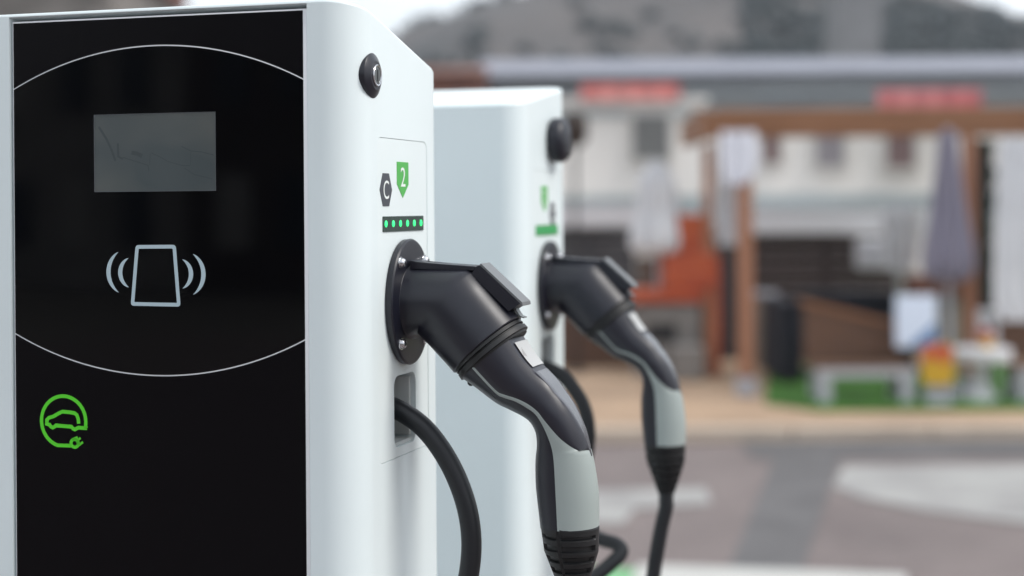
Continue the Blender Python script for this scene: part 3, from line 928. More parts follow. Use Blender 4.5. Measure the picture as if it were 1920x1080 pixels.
OB = 0.25                            # lower end of the front opening
def case_mesh(side):
    bm = bmesh.new()
    base = outline()
    def rr(zf, ins=0.0): return [(x, y, zf(y)) for x, y in outline(ins)]
    levels = [rr(lambda y: 0.03, 0.004), rr(lambda y: 0.034), rr(lambda y: OB), rr(lambda y: roofz(y) - 0.0030),
              rr(lambda y: roofz(y) - 0.0022, 0.0002), rr(lambda y: roofz(y) - 0.0010, 0.0008), rr(lambda y: roofz(y) - 0.0003, 0.0018),
              rr(lambda y: roofz(y), 0.0032)]
    vr = [[bm.verts.new(p) for p in r] for r in levels]
    n = len(base)
    iL = next(i for i, p in enumerate(base) if abs(p[0] + 0.1216) < 1e-6 and p[1] < 0)
    iR = iL + 1
    for k, (a, b) in enumerate(zip(vr, vr[1:])):
        for i in range(n):
            j = (i + 1) % n
            if k == 2 and i == iL:
                continue
            bm.faces.new((a[i], a[j], b[j], b[i]))
    bm.faces.new(vr[0][::-1]); bm.faces.new(vr[-1])
    # pocket behind the front opening, with a chamfered upper lip
    o0, o1, o2, o3 = vr[2][iL], vr[2][iR], vr[3][iR], vr[3][iL]
    dpt = 0.012
    q = [bm.verts.new((v.co.x * 1.0, v.co.y + dpt, v.co.z - (0.0022 if v in (o2, o3) else 0))) for v in (o0, o1, o2, o3)]
    for a, b, c, d in ((o0, o1, q[1], q[0]), (o1, o2, q[2], q[1]), (o2, o3, q[3], q[2]), (o3, o0, q[0], q[3])):
        bm.faces.new((a, b, c, d))
    bm.faces.new(q)
    bmesh.ops.recalc_face_normals(bm, faces=bm.faces[:])
    me = bpy.data.meshes.new('body')
    bm.to_mesh(me); bm.free()
    o = bpy.data.objects.new('body', me)
    S.collection.objects.link(o)
    # cutters for the side panel rebate and the cable pocket
    s = side
    cut = []
    bm = bmesh.new()
    prism(bm, [(s * y, z) for y, z in rrect(-0.0526, 0.0526, CZ - 0.1853, CZ + 0.0522, 0.007)],
          lambda p: (s * (HW - 0.0022), p[0], p[1]), lambda p: (s * (HW + 0.01), p[0], p[1]))
    cut.append(bm)
    bm = bmesh.new()
    prism(bm, [(s * y, z) for y, z in rrect(-0.0215, 0.0245, CZ - 0.1780, CZ - 0.1245, 0.008)],
          lambda p: (s * (HW - 0.045), p[0], p[1]), lambda p: (s * (HW + 0.011), p[0], p[1]))
    cut.append(bm)
    for bm in cut:
        bmesh.ops.recalc_face_normals(bm, faces=bm.faces[:])
        cm = bpy.data.meshes.new('cutter'); bm.to_mesh(cm); bm.free()
        co = bpy.data.objects.new('cutter', cm)
        S.collection.objects.link(co)
        md = o.modifiers.new('cut', 'BOOLEAN')
        md.operation = 'DIFFERENCE'; md.object = co; md.solver = 'EXACT'
    dg = bpy.context.evaluated_depsgraph_get()
    me2 = bpy.data.meshes.new_from_object(o.evaluated_get(dg))
    for md in list(o.modifiers):
        bpy.data.objects.remove(md.object)
    bpy.data.objects.remove(o)
    me2.name = 'body'
    me2.shade_smooth()
    me2.set_sharp_from_angle(angle=R(24))
    return me2

def front_panel(root):
    y0 = -HD + 0.0015                # face of the panel
    PX, ZT, ZB = 0.1190, min(CZ + 0.1412, roofz(-HD) - 0.0048), OB + 0.004
    th = 0.006
    # bright metal tray that shows as a thin line round and between the pieces
    build('silver_edge', B(-PX - 0.0010, PX + 0.0018, y0 + 0.0003, y0 + 0.008, ZB - 0.001, ZT + 0.0012, bev=0.0004), M['silver'], root, 30)
    R0, zc, ze, zp = 0.2566, 0.0, 0.0918, 0.1205
    sag = zp - ze
    R0 = (PX * PX + sag * sag) / (2 * sag)
    N = 48
    g = 0.0005
    up = []
    for i in range(N + 1):
        x = -PX + (2 * PX - 0.0012) * i / N
        z = CZ + zp - R0 + math.sqrt(R0 * R0 - x * x)
        up.append((x, z))
    lo = [(x, 2 * CZ - z) for x, z in up]
    f0 = lambda p: (p[0], y0, p[1])
    f1 = lambda p: (p[0], y0 + th, p[1])
    bm = bmesh.new()
    prism(bm, [(x, z - g) for x, z in up][::-1] + [(x, z + g) for x, z in lo], f0, f1)
    build('glass_panel', bm, M['glass_black'], root)
    bm = bmesh.new()
    prism(bm, [(x, z + g) for x, z in up] + [(PX - 0.0012, ZT), (-PX, ZT)], f0, f1)
    build('upper_panel', bm, M['matte_black'], root)
    bm = bmesh.new()
    prism(bm, [(x, z - g) for x, z in lo][::-1] + [(-PX, ZB), (PX - 0.0012, ZB)], f0, f1)
    build('lower_panel', bm, M['matte_black'], root)
    # screen: thin bezel and display set in the glass
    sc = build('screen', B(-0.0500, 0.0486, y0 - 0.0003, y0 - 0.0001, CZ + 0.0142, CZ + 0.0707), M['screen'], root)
    bm = bmesh.new()
    box(bm, -0.0505, -0.0500, y0 - 0.0006, y0 - 0.0001, CZ + 0.0139, CZ + 0.0710)
    box(bm, -0.0500, 0.0489, y0 - 0.0006, y0 - 0.0001, CZ + 0.0707, CZ + 0.0710)
    box(bm, 0.0486, 0.0489, y0 - 0.0006, y0 - 0.0001, CZ + 0.0139, CZ + 0.0707)
    box(bm, -0.0500, 0.0486, y0 - 0.0006, y0 - 0.0001, CZ + 0.0139, CZ + 0.0142)
    build('bezel', bm, mat('dim_bezel', (0.10, 0.11, 0.12), 0.3), sc)
    m3 = lambda p, t: (p[0], y0 - 0.0001 - t, CZ + p[1])
    reflection_mat = mat('painted_reflection_marks', (0.060, 0.073, 0.078), 0.08, spec=0.6)  # street reflections drawn as darker strokes on the screen
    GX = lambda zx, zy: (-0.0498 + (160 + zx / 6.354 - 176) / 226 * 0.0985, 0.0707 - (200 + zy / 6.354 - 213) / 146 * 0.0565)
    bm = bmesh.new()
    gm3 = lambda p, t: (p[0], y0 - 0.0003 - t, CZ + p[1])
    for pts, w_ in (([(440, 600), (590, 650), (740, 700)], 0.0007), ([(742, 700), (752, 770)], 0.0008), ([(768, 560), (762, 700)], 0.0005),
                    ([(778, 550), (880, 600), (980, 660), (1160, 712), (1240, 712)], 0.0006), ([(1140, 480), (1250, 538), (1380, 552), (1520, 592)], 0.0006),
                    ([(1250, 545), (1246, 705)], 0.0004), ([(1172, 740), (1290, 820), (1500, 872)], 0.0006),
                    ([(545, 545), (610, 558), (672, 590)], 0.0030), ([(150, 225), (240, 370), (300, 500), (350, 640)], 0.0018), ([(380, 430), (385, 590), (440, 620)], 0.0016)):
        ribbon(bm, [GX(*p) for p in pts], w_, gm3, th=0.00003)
    build('reflection_marks', bm, reflection_mat, sc)
    # contactless reader pictogram: tapered card with rounded corners
    card = build_card(m3)
    build('card_symbol', card, M['print_white'], root)
    for sgn, xc, zz, hh, ww in ((-1, -0.0405, -0.0452, 0.0148, 0.0034), (-1, -0.0307, -0.0455, 0.0107, 0.0034),
                                (1, 0.0396, -0.0464, 0.0146, 0.0034), (1, 0.0296, -0.0462, 0.0105, 0.0034)):
        bm = bmesh.new()
        sgt = 0.0082 if hh > 0.012 else 0.0068
        Rr = (hh * hh + sgt * sgt) / (2 * sgt)
        am = math.asin(hh / Rr)
        pts = []
        for i in range(25):
            a = -am + 2 * am * i / 24
            pts.append((xc - sgn * Rr + sgn * Rr * math.cos(a) - sgn * 0.0012, zz + Rr * math.sin(a)))
        ribbon(bm, pts, ww, m3, taper=lambda t: max(0.06, math.sin(PI * t) ** 0.7))
        build('wave_symbol', bm, M['print_white'], root)
    # green car-and-plug emblem
    ZX = lambda zx, zy: (-0.0780 + (zx - 520) * 5.03e-5, -0.1564 - (zy - 545) * 4.41e-5)
    bm = bmesh.new()
    ring = []
    for i in range(61):
        a = R(-14 + (-100 + 360 + 14 + 0 - 0) * 0 + (268) * i / 60 + 0)
        ring.append(ZX(520 + 374 * math.cos(a), 545 - 425 * math.sin(a)))
    ring = [ZX(905, 648)] + ring[1:] + [ZX(640, 952)]
    w = 0.0027
    ribbon(bm, ring, w, m3)
    car = [(775, 575), (768, 500), (745, 430), (705, 400), (620, 388), (500, 382), (440, 412), (345, 470), (270, 495),
           (238, 530), (236, 600), (285, 612), (300, 640), (335, 658), (370, 640), (385, 620), (520, 625), (655, 632), (675, 660), (708, 676), (745, 655), (765, 642), (915, 648)]
    ribbon(bm, [ZX(*p) for p in car], w, m3)
    ribbon(bm, [ZX(705 + 62 * math.cos(R(a)), 908 + 66 * math.sin(R(a))) for a in range(0, 361, 15)], 0.0024, m3)
    ribbon(bm, [ZX(665, 850), ZX(730, 818), ZX(790, 950)], 0.0024, m3)
    ribbon(bm, [ZX(758, 850), ZX(806, 812)], 0.0017, m3)
    ribbon(bm, [ZX(790, 925), ZX(846, 880)], 0.0017, m3)
    build('car_plug_emblem', bm, M['print_green'], root)

def build_card(m3):
    o_ = [(0.0162, -0.0250), (0.0198, -0.0700), (-0.0210, -0.0697), (-0.0166, -0.0252)]
    def inset_round(poly, ins, r_):
        c = Vector((sum(p[0] for p in poly) / 4, sum(p[1] for p in poly) / 4))
        n = len(poly)
        res = []
        for i in range(n):
            p = Vector(poly[i]); a = Vector(poly[i - 1]); b = Vector(poly[(i + 1) % n])
            ta = (a - p).normalized(); tb = (b - p).normalized()
            bis = (ta + tb).normalized()
            sn = abs(ta.x * bis.y - ta.y * bis.x)
            p2 = p + bis * (ins / sn)
            if r_ <= 0.0002:
                res += [tuple(p2)] * 7
                continue
            for k in range(7):
                t = k / 6
                q = (1 - t) ** 2 * (p2 + ta * r_) + 2 * t * (1 - t) * p2 + t * t * (p2 + tb * r_)
                res.append(tuple(q))
        return res
    A_ = inset_round(o_, 0, 0.0028)
    B_ = inset_round(o_, 0.0027, 0.0005)
    bm = bmesh.new()
    n = len(A_)
    va = [bm.verts.new(m3(p, 0.00025)) for p in A_]; vb = [bm.verts.new(m3(p, 0.00025)) for p in B_]
    wa = [bm.verts.new(m3(p, 0)) for p in A_]; wb_ = [bm.verts.new(m3(p, 0)) for p in B_]
    for i in range(n):
        j = (i + 1) % n
        for q in ((va[i], va[j], vb[j], vb[i]), (wa[i], wa[j], va[j], va[i]), (vb[i], vb[j], wb_[j], wb_[i])):
            bm.faces.new(q)
    return bm

# plug holder geometry, side frame: x outward from the side (HW), y along the side, z up
GY0 = 0.002
def P3(u, z, y=0.0): return Vector((HW + u, GY0 + y, CZ + z))
MOUTH = (0.0652, -0.1012)
AX = Vector((0.656, 0, -0.755))
def plug_holder(root, flip):
    # flange
    bm = bmesh.new()
    lathe(bm, [(0.0005, 0.0470), (0.0048, 0.0475), (0.0060, 0.0466), (0.0063, 0.0450), (0.0063, 0.020)], P3(0, -0.0701), (1, 0, 0), 72, ry=0.88)
    build('flange', bm, M['holder'], root, 35, flip)
    # elbow: rings of (u, z, half vector u, half vector z, half width)
    secs = [(0.0045, -0.0705, 0, 0.0300, 0.0300), (0.0065, -0.0705, 0, 0.0280, 0.0280), (0.011, -0.0703, 0.001, 0.0270, 0.0272),
            (0.0290, -0.0694, 0.0185, 0.0258, 0.0290), (0.0335, -0.0692, 0.0212, 0.0254, 0.0293), (0.0365, -0.0712, 0.0222, 0.0250, 0.0296),
            (0.0440, -0.0790, 0.0232, 0.0233, 0.0303), (0.0612, -0.0970, 0.0243, 0.0215, 0.0318), (0.0652, -0.1012, 0.0245, 0.0214, 0.0321),
            (0.0657, -0.1017, 0.0240, 0.0209, 0.0316), (0.0657, -0.1017, 0.0226, 0.0197, 0.0298), (0.0560, -0.0905, 0.0224, 0.0195, 0.0295)]
    N = 64
    rs = []
    for u, z, hu, hz, hw in secs:
        ring = []
        for k in range(N):
            a = 2 * PI * k / N
            c, s = math.cos(a), math.sin(a)
            ring.append(P3(u + hu * c, z + hz * c, hw * s))
        rs.append(ring)
    bm = bmesh.new()
    rings(bm, rs)
    build('elbow', bm, M['holder'], root, 32, flip)
    # flat top fin, widening where it meets the flange
    bm = bmesh.new()
    fin = [(0.0085, -0.0383), (0.0150, -0.0403), (0.0350, -0.0414), (0.0600, -0.0428), (0.0590, -0.0462), (0.0085, -0.0455)]
    prism(bm, fin, lambda p: P3(p[0], p[1], -0.0115), lambda p: P3(p[0], p[1], 0.0115))
    bmesh.ops.bevel(bm, geom=bm.edges[:], offset=0.0005, segments=1, affect='EDGES')
    build('top_fin', bm, M['holder'], root, 25, flip)
    # latch housing along the slanted top
    d = Vector((0.0939 - 0.0609, 0, -0.0719 + 0.0428)).normalized()
    n_ = Vector((-d.z, 0, d.x))
    def LP(s, h, y): return P3(0.0585, -0.0455) + d * s + n_ * h + Vector((0, y, 0))
    bm = bmesh.new()
    prism(bm, [(0.0005, -0.0040), (0.0, 0.0044), (0.0012, 0.0056), (0.0450, 0.0050), (0.0455, 0.0038), (0.0442, 0.0016), (0.0430, -0.0050)],
          lambda p: LP(p[0] * 0.94, p[1], -0.0118), lambda p: LP(p[0] * 0.94, p[1], 0.0118))
    bmesh.ops.bevel(bm, geom=bm.edges[:], offset=0.0006, segments=2, affect='EDGES')
    build('latch_housing', bm, M['holder'], root, 25, flip)
    bm = bmesh.new()
    prism(bm, [(0.0010, 0.0057), (0.0450, 0.0052), (0.0470, 0.0040), (0.0476, 0.0052), (0.0455, 0.0068), (0.0010, 0.0072)],
          lambda p: LP(p[0] * 0.95, p[1], -0.0108), lambda p: LP(p[0] * 0.95, p[1], 0.0108))
    build('latch_cover', bm, mat('skylit_grey_latch_cover', (0.13, 0.135, 0.14), 0.42), root, 25, flip)  # lighter than the housing: sky light on the top put into the colour
    bm = bmesh.new()
    prism(bm, [(0.0405, -0.0005), (0.0450, -0.0025), (0.0500, -0.0036), (0.0528, -0.0024), (0.0532, -0.0030), (0.0502, -0.0046), (0.0448, -0.0036), (0.0405, -0.0016)],
          lambda p: LP(p[0] * 0.95, p[1], -0.0030), lambda p: LP(p[0] * 0.95, p[1], 0.0050))
    build('latch_tongue', bm, mat('dull_latch_metal', (0.16, 0.17, 0.17), 0.4, metal=0.5), root, 40, flip)
    # dome-head screws with a recessed hex socket and washer
    for y, z in ((-0.0252, -0.0400), (0.0252, -0.0400), (-0.0252, -0.0998), (0.0252, -0.0998)):
        bm = bmesh.new()
        o_ = P3(0.0055, z, y)
        lathe(bm, [(0.0005, 0.0046), (0.0014, 0.0046), (0.0016, 0.0044), (0.0016, 0.0036)], o_, (1, 0, 0), 20)
        lathe(bm, [(0.0014, 0.0037), (0.0030, 0.0036), (0.0042, 0.0028), (0.0047, 0.0017), (0.0047, 0.0013), (0.0030, 0.0012)], o_, (1, 0, 0), 18)
        build('screw', bm, M['steel'], root, 40, flip)

def side_fittings(root, flip, kind):
    s0 = 0.0
    f = lambda p: (HW - 0.0002, p[0], CZ + p[1])
    f_in = lambda p: (HW - 0.0021, p[0], CZ + p[1])
    # inlay plate with the cable opening cut through
    outer = rrect(-0.0522, 0.0522, -0.1849, 0.0518, 0.0066)
    inner = rrect(-0.0215, 0.0245, -0.1780, -0.1245, 0.008)
    me_bm = bmesh.new()
    prism(me_bm, outer, f_in, f)
    bmesh.ops.recalc_face_normals(me_bm, faces=me_bm.faces[:])
    m1 = bpy.data.meshes.new('a'); me_bm.to_mesh(m1); me_bm.free()
    o1 = bpy.data.objects.new('a', m1); S.collection.objects.link(o1)
    cb = bmesh.new()
    prism(cb, inner, lambda p: (HW - 0.01, p[0], CZ + p[1]), lambda p: (HW + 0.01, p[0], CZ + p[1]))
    bmesh.ops.recalc_face_normals(cb, faces=cb.faces[:])
    m2 = bpy.data.meshes.new('b'); cb.to_mesh(m2); cb.free()
    o2 = bpy.data.objects.new('b', m2); S.collection.objects.link(o2)
    md = o1.modifiers.new('c', 'BOOLEAN'); md.object = o2; md.operation = 'DIFFERENCE'; md.solver = 'EXACT'
    dg = bpy.context.evaluated_depsgraph_get()
    res = bpy.data.meshes.new_from_object(o1.evaluated_get(dg))
    bpy.data.objects.remove(o1); bpy.data.objects.remove(o2)
    rb_ = bmesh.new(); rb_.from_mesh(res)
    inl = build('side_panel', rb_, M['inlay'], root, None, flip)
    # cable pocket lining: back wall with inner moulding and floor
    bm = bmesh.new()
    box(bm, HW - 0.0448, HW - 0.041, -0.0210, 0.0240, CZ - 0.1775, CZ - 0.1250)
    box(bm, HW - 0.0408, HW - 0.004, 0.0205, 0.0243, CZ - 0.1735, CZ - 0.1285, bev=0.001)
    box(bm, HW - 0.0408, HW - 0.003, -0.0212, 0.0243, CZ - 0.1778, CZ - 0.1752)
    build('cable_pocket', bm, M['recess'], root, 30, flip)
    # pictograms
    dy = 0 if kind == 1 else 0.0
    m3 = lambda t: (lambda p: (HW - 0.0002 + t, p[0], CZ + p[1]))
    if kind == 1:
        hc, pc_ = (-0.0356, 0.0140), (-0.0008, 0.0217)
    else:
        hc, pc_ = (0.0230, 0.0060), (-0.0080, 0.0217)
    hexp = [(-0.0062, 0.0121), (0.0062, 0.0121), (0.0123, 0.0), (0.0062, -0.0121), (-0.0062, -0.0121), (-0.0123, 0.0)]
    bm = bmesh.new(); prism(bm, [(hc[0] + p[0], hc[1] + p[1]) for p in hexp], m3(0), m3(0.0003))
    hx = build('connector_symbol', bm, M['hex_grey'], root, None, flip)
    bm = text_mesh('C', 0.0108, 0.0136, lambda p: (HW + 0.0003, hc[0] + p[0], hc[1] + CZ + p[1]))
    build('letter', bm, M['glyph'], hx, None, flip)
    pen = [(-0.0121, 0.0135), (0.0121, 0.0135), (0.0121, -0.0033), (0.0, -0.0135), (-0.0121, -0.0033)]
    bm = bmesh.new(); prism(bm, [(pc_[0] + p[0], pc_[1] + p[1]) for p in pen], m3(0), m3(0.0003))
    px = build('bay_number_symbol', bm, M['pent_green'], root, None, flip)
    bm = text_mesh('2', 0.0098, 0.0145, lambda p: (HW + 0.0003, pc_[0] + p[0], pc_[1] + CZ + p[1] + 0.0022))
    build('digit', bm, M['glyph'], px, None, flip)
    # LED bar
    bm = bmesh.new()
    prism(bm, rrect(-0.0426, 0.0428, -0.0168, -0.0055, 0.0008, 2), m3(0), m3(0.0007))
    lb = build('led_bar', bm, M['led_bar'] if kind == 1 else mat('bright_led_lens', (0.02, 0.16, 0.04), 0.3, emit=(0.01, 0.20, 0.04), es=0.35), root, None, flip)
    for k in range(6):
        y = -0.0372 + 0.0148 * k
        bm = bmesh.new()
        lathe(bm, [(0, 0.0025), (0.0003, 0.0025), (0.0005, 0.0019)], (HW + 0.0004, y, CZ - 0.0110), (1, 0, 0), 16, ry=1.05)
        build('led', bm, M['led'] if kind == 1 else M['ledw'], lb, None, flip)

def lock(root, flip):
    # black conical escutcheon with a key cylinder
    y, z = -0.0605, 0.0957
    bm = bmesh.new()
    c = Vector((HW - 0.0012, y, CZ + z))
    lathe(bm, [(-0.004, 0.0160), (0.0014, 0.0162), (0.0020, 0.0156), (0.0040, 0.0112), (0.0045, 0.0104), (0.0045, 0.004)], c, (1, 0, 0), 48)
    lk = build('lock_escutcheon', bm, M['holder'], root, 30, flip)
    bm = bmesh.new()
    lathe(bm, [(0.003, 0.0080), (0.0052, 0.0079), (0.0057, 0.0074), (0.0055, 0.0065), (0.0048, 0.0063)], c, (1, 0, 0), 40)
    build('lock_ring', bm, M['steel'], lk, 35, flip)
    bm = bmesh.new()
    lathe(bm, [(0.003, 0.0062), (0.0051, 0.0061), (0.0052, 0.0050)], c, (1, 0, 0), 32)
    build('lock_cylinder', bm, M['lockface'], lk, 35, flip)
    build('key_slot', B(c.x + 0.0050, c.x + 0.0054, c.y - 0.0009, c.y + 0.0009, c.z - 0.0042, c.z + 0.0042), M['dark_gap'], lk, None, flip)

def emergency_button(root, flip):
    y, z = 0.0215, 0.0850
    c = Vector((HW, y, CZ + z))
    bm = bmesh.new()
    lathe(bm, [(0.0003, 0.0215), (0.002, 0.0225), (0.0025, 0.0238), (0.011, 0.0242), (0.0145, 0.0228), (0.0175, 0.0195), (0.0190, 0.014), (0.0195, 0.006)], c, (1, 0, 0), 48)
    build('push_button', bm, M['holder'], root, 35, flip)

GUN = dict(
 bot=[(0.0448, -0.1248), (0.0573, -0.1328), (0.0731, -0.1439), (0.083, -0.1484), (0.0929, -0.1528), (0.0982, -0.1562), (0.1012, -0.1601), (0.1034, -0.1655), (0.1040, -0.1734), (0.1031, -0.1813), (0.1026, -0.1884), (0.1027, -0.2010), (0.1035, -0.2112), (0.1062, -0.2343)],
 top=[(0.0909, -0.0901), (0.103, -0.1090), (0.1188, -0.1254), (0.1261, -0.1362), (0.1330, -0.1477), (0.1395, -0.1625), (0.1430, -0.1751), (0.1462, -0.1886), (0.1489, -0.2091), (0.1491, -0.2321)],
 gl=[(0.0575, -0.1117), (0.0773, -0.1339), (0.0839, -0.1377), (0.093, -0.1402), (0.1016, -0.1447), (0.1089, -0.1504), (0.1165, -0.1651), (0.1205, -0.1802), (0.1223, -0.2103), (0.1235, -0.2360)],
 gh=[(0.0591, -0.1105), (0.0783, -0.1319), (0.0849, -0.1353), (0.0940, -0.1378), (0.1030, -0.1419), (0.1103, -0.1476), (0.1146, -0.1534), (0.1262, -0.1667), (0.1379, -0.1757), (0.1425, -0.1753)])

def flat_a(s): return R(37) * max(0.0, min(1.0, (0.70 - s) / 0.36))
def flat_f(s):
    """fraction of the section height above which the shell is planed flat"""
    return (1 + math.cos(flat_a(s))) / 2

def seg_hit(b, t, poly):
    """fraction along b->t where it meets the polyline, or None"""
    for p, q in zip(poly, poly[1:]):
        r_ = Vector((t[0] - b[0], t[1] - b[1])); s_ = Vector((q[0] - p[0], q[1] - p[1]))
        den = r_.x * s_.y - r_.y * s_.x
        if abs(den) < 1e-14: continue
        w = Vector((p[0] - b[0], p[1] - b[1]))
        k = (w.x * s_.y - w.y * s_.x) / den
        l = (w.x * r_.y - w.y * r_.x) / den
        if -0.02 <= l <= 1.02 and -0.05 <= k <= 1.05:
            return k
    return None

def charging_plug(loc, rz, label, cable_pts, tilt=0.0, cz_shift=0.0):
    """connector with its cable; origin at the holder's mouth"""
    org = P3(*MOUTH)
    root = empty('charging_plug', (0, 0, 0), 0, label, 'charging plug', 'plugs held in the posts')
    mw = Matrix.Translation(loc) @ Matrix.Rotation(rz, 4, 'Z')
    root.location = mw @ org
    root.rotation_euler = (0, 0, rz)
    TM = Matrix.Rotation(tilt, 4, 'Y')
    def Q(u, z, y=0.0): return TM @ (P3(u, z, y) - org)
    N = 72
    bot = cat([(p[0], 0, p[1]) for p in GUN['bot']], N)
    top = cat([(p[0], 0, p[1]) for p in GUN['top']], N)
    gl = [(q.x, q.z) for q in cat([(p[0], 0, p[1]) for p in GUN['gl']], 80)]
    gh = [(q.x, q.z) for q in cat([(p[0], 0, p[1]) for p in GUN['gh']], 80)]
    nl, nm, nu = 12, 8, 14
    low, mid, upp = [], [], []
    sdown = 0
    started = ended = closed = False
    for k in range(N):
        b, t = (bot[k].x, bot[k].z), (top[k].x, top[k].z)
        s = k / (N - 1)
        hw = 0.0292 * (1 - s) ** 1.0 + 0.0200 * s if s < 0 else (0.0290 + (0.0188 - 0.0290) * min(1, s / 0.62) ** 0.9 if s < 0.62 else 0.0188 + 0.0010 * (s - 0.62) / 0.38)
        f1 = seg_hit(b, t, gl); f2 = seg_hit(b, t, gh)
        if f1 is None and not started: f1 = 0.26
        if f1 is not None and seg_hit(b, t, gl) is not None: started = True
        if f1 is None: f1 = last1
        if not started: f2 = f1 + 0.002
        if f2 is None:
            f2 = (1.0 if s > 0.5 else f1 + 0.03)
        if ended: f2 = 1.0
        if s > 0.5 and f2 > 0.985:
            f2, ended = 1.0, True
        f2 = max(f2, f1 + 0.002)
        last1 = f1
        th1, th2 = math.acos(max(-1, min(1, 1 - 2 * f1))), math.acos(max(-1, min(1, 1 - 2 * f2)))
        def pt(th, sgn, grow=0.0):
            f = (1 - math.cos(th)) / 2
            y = hw * abs(math.sin(th)) ** 0.86
            fl = flat_f(s)
            if f > fl:
                f = fl + (f - fl) * 0.12
            return Q(b[0] + (t[0] - b[0]) * f, b[1] + (t[1] - b[1]) * f, sgn * (y + grow))
        low.append([pt(th1 * (1 - i / nl), -1) for i in range(nl + 1)] + [pt(th1 * i / nl, 1) for i in range(1, nl + 1)])
        gm = lambda i: 0.00025 * math.sin(PI * i / nm)
        mid.append(([pt(th1 + (th2 - th1) * i / nm, -1, gm(i)) for i in range(nm + 1)], [pt(th1 + (th2 - th1) * i / nm, 1, gm(i)) for i in range(nm + 1)]))
        gu = lambda i: 0.0005 * min(1, i / 1.5) * (1 if i < nu - 1 else 0)
        if ended and not closed:
            closed = True
            upp.append([pt(PI, 1)] * (2 * nu + 1))
        if not ended:
            upp.append([pt(th2 + (PI - th2) * i / nu, -1, gu(i)) for i in range(nu + 1)] + [pt(PI - (PI - th2) * i / nu, 1, gu(nu - i)) for i in range(1, nu + 1)])
    bm = bmesh.new(); rings(bm, low, False, False, closed=False); build('lower_shell', bm, M['holder'], root, 50, merge=1e-6)
    bm = bmesh.new()
    rings(bm, [m_[0] for m_ in mid], False, False, closed=False)
    rings(bm, [m_[1] for m_ in mid], False, False, closed=False)
    build('grip_inlay', bm, M['grip'], root, 50, merge=1e-6)
    tip = Q(*GUN['gh'][-1])
    bm = bmesh.new(); rings(bm, upp, False, False, closed=False); build('upper_shell', bm, M['shell'], root, 17, merge=1e-6)
    # sealing collar
    bm = bmesh.new()
    ax = (TM @ Vector((0.640, 0, -0.768))).normalized()
    o_ = Q(0.0652, -0.1012)
    lathe(bm, [(-0.010, 0.0275), (0.0002, 0.0285), (0.0008, 0.0306), (0.0034, 0.0310), (0.0038, 0.0292), (0.0050, 0.0290), (0.0054, 0.0312), (0.0086, 0.0314), (0.0092, 0.0296), (0.0105, 0.0290)], o_, ax, 64)
    build('sealing_collar', bm, M['rubber'], root, 35)
    # sticker wrapped on the upper shell
    bm = bmesh.new()
    rows = []
    for k in range(3, 14):
        b, t = (bot[k].x, bot[k].z), (top[k].x, top[k].z)
        s = k / (N - 1)
        hw = 0.0290 + (0.0188 - 0.0290) * min(1, s / 0.62) ** 0.9
        row = []
        for i in range(13):
            th = PI - flat_a(s) * (0.78 - 1.70 * i / 12)
            f = (1 - math.cos(th)) / 2
            y = hw * abs(math.sin(th)) ** 0.86
            f = flat_f(s) + (f - flat_f(s)) * 0.12 + 0.012
            sg = -1 if th < PI else 1
            nrm = Vector((t[0] - b[0], t[1] - b[1])).normalized() * 0.0004
            row.append(Q(b[0] + (t[0] - b[0]) * f + nrm.x, b[1] + (t[1] - b[1]) * f + nrm.y, sg * y))
        rows.append(row)
    rings(bm, rows, False, False, closed=False)
    st = build('warning_label', bm, M['label'], root, 60)
    bm = bmesh.new()
    rows2 = []
    for k in range(15, 58):
        b, t = (bot[k].x, bot[k].z), (top[k].x, top[k].z)
        s = k / (N - 1)
        hw = 0.0290 + (0.0188 - 0.0290) * min(1, s / 0.62) ** 0.9 if s < 0.62 else 0.0188 + 0.0010 * (s - 0.62) / 0.38
        a_ = flat_a(s) * 0.97
        if a_ < 0.03: break
        yy = hw * math.sin(a_) ** 0.86
        f = flat_f(s) + (1 - flat_f(s)) * 0.12 + 0.004
        row = []
        for q in [-1, -0.9, -0.5, 0, 0.5, 0.9, 1]:
            ff = f - (0.010 if abs(q) == 1 else 0)
            row.append(Q(b[0] + (t[0] - b[0]) * ff, b[1] + (t[1] - b[1]) * ff, q * yy))
        rows2.append(row)
    rings(bm, rows2, False, False, closed=False)
    build('sheen_strip', bm, M['ridge'], root, 30)  # overlay added to carry the painted sky sheen
    # small printed triangle on the sticker
    a0, a1, a2 = rows[2][3] , rows[4][1], rows[6][3]
    dn = (rows[4][1] - (rows[4][1] + rows[4][11]) / 2).normalized() * 0.0004
    bm = bmesh.new()
    bm.faces.new([bm.verts.new(p + dn) for p in (rows[2][3], rows[6][3], rows[5][0] * 0.6 + rows[5][1] * 0.4)])
    build('warning_triangle', bm, mat('grey_print', (0.30, 0.29, 0.28), 0.5), st)
    # small screw boss under the handle
    bm = bmesh.new(); lathe(bm, [(-0.002, 0.0022), (0.0015, 0.0022), (0.0022, 0.0014)], Q(0.0520, -0.1300), TM @ Vector((-0.6, 0, -0.8)), 14)
    build('screw_boss', bm, M['rubber'], root, 40)
    # ribbed strain relief
    axp = [(0.12765, -0.2320, 0.0217), (0.1286, -0.2510, 0.0200), (0.1294, -0.2690, 0.0138), (0.1296, -0.2840, 0.0088)]
    def cen(s):
        x = s * 3; i = min(2, int(x)); t = x - i
        return [axp[i][j] + (axp[i + 1][j] - axp[i][j]) * t for j in range(3)]
    rs = []
    M_ = 96
    NR = 120
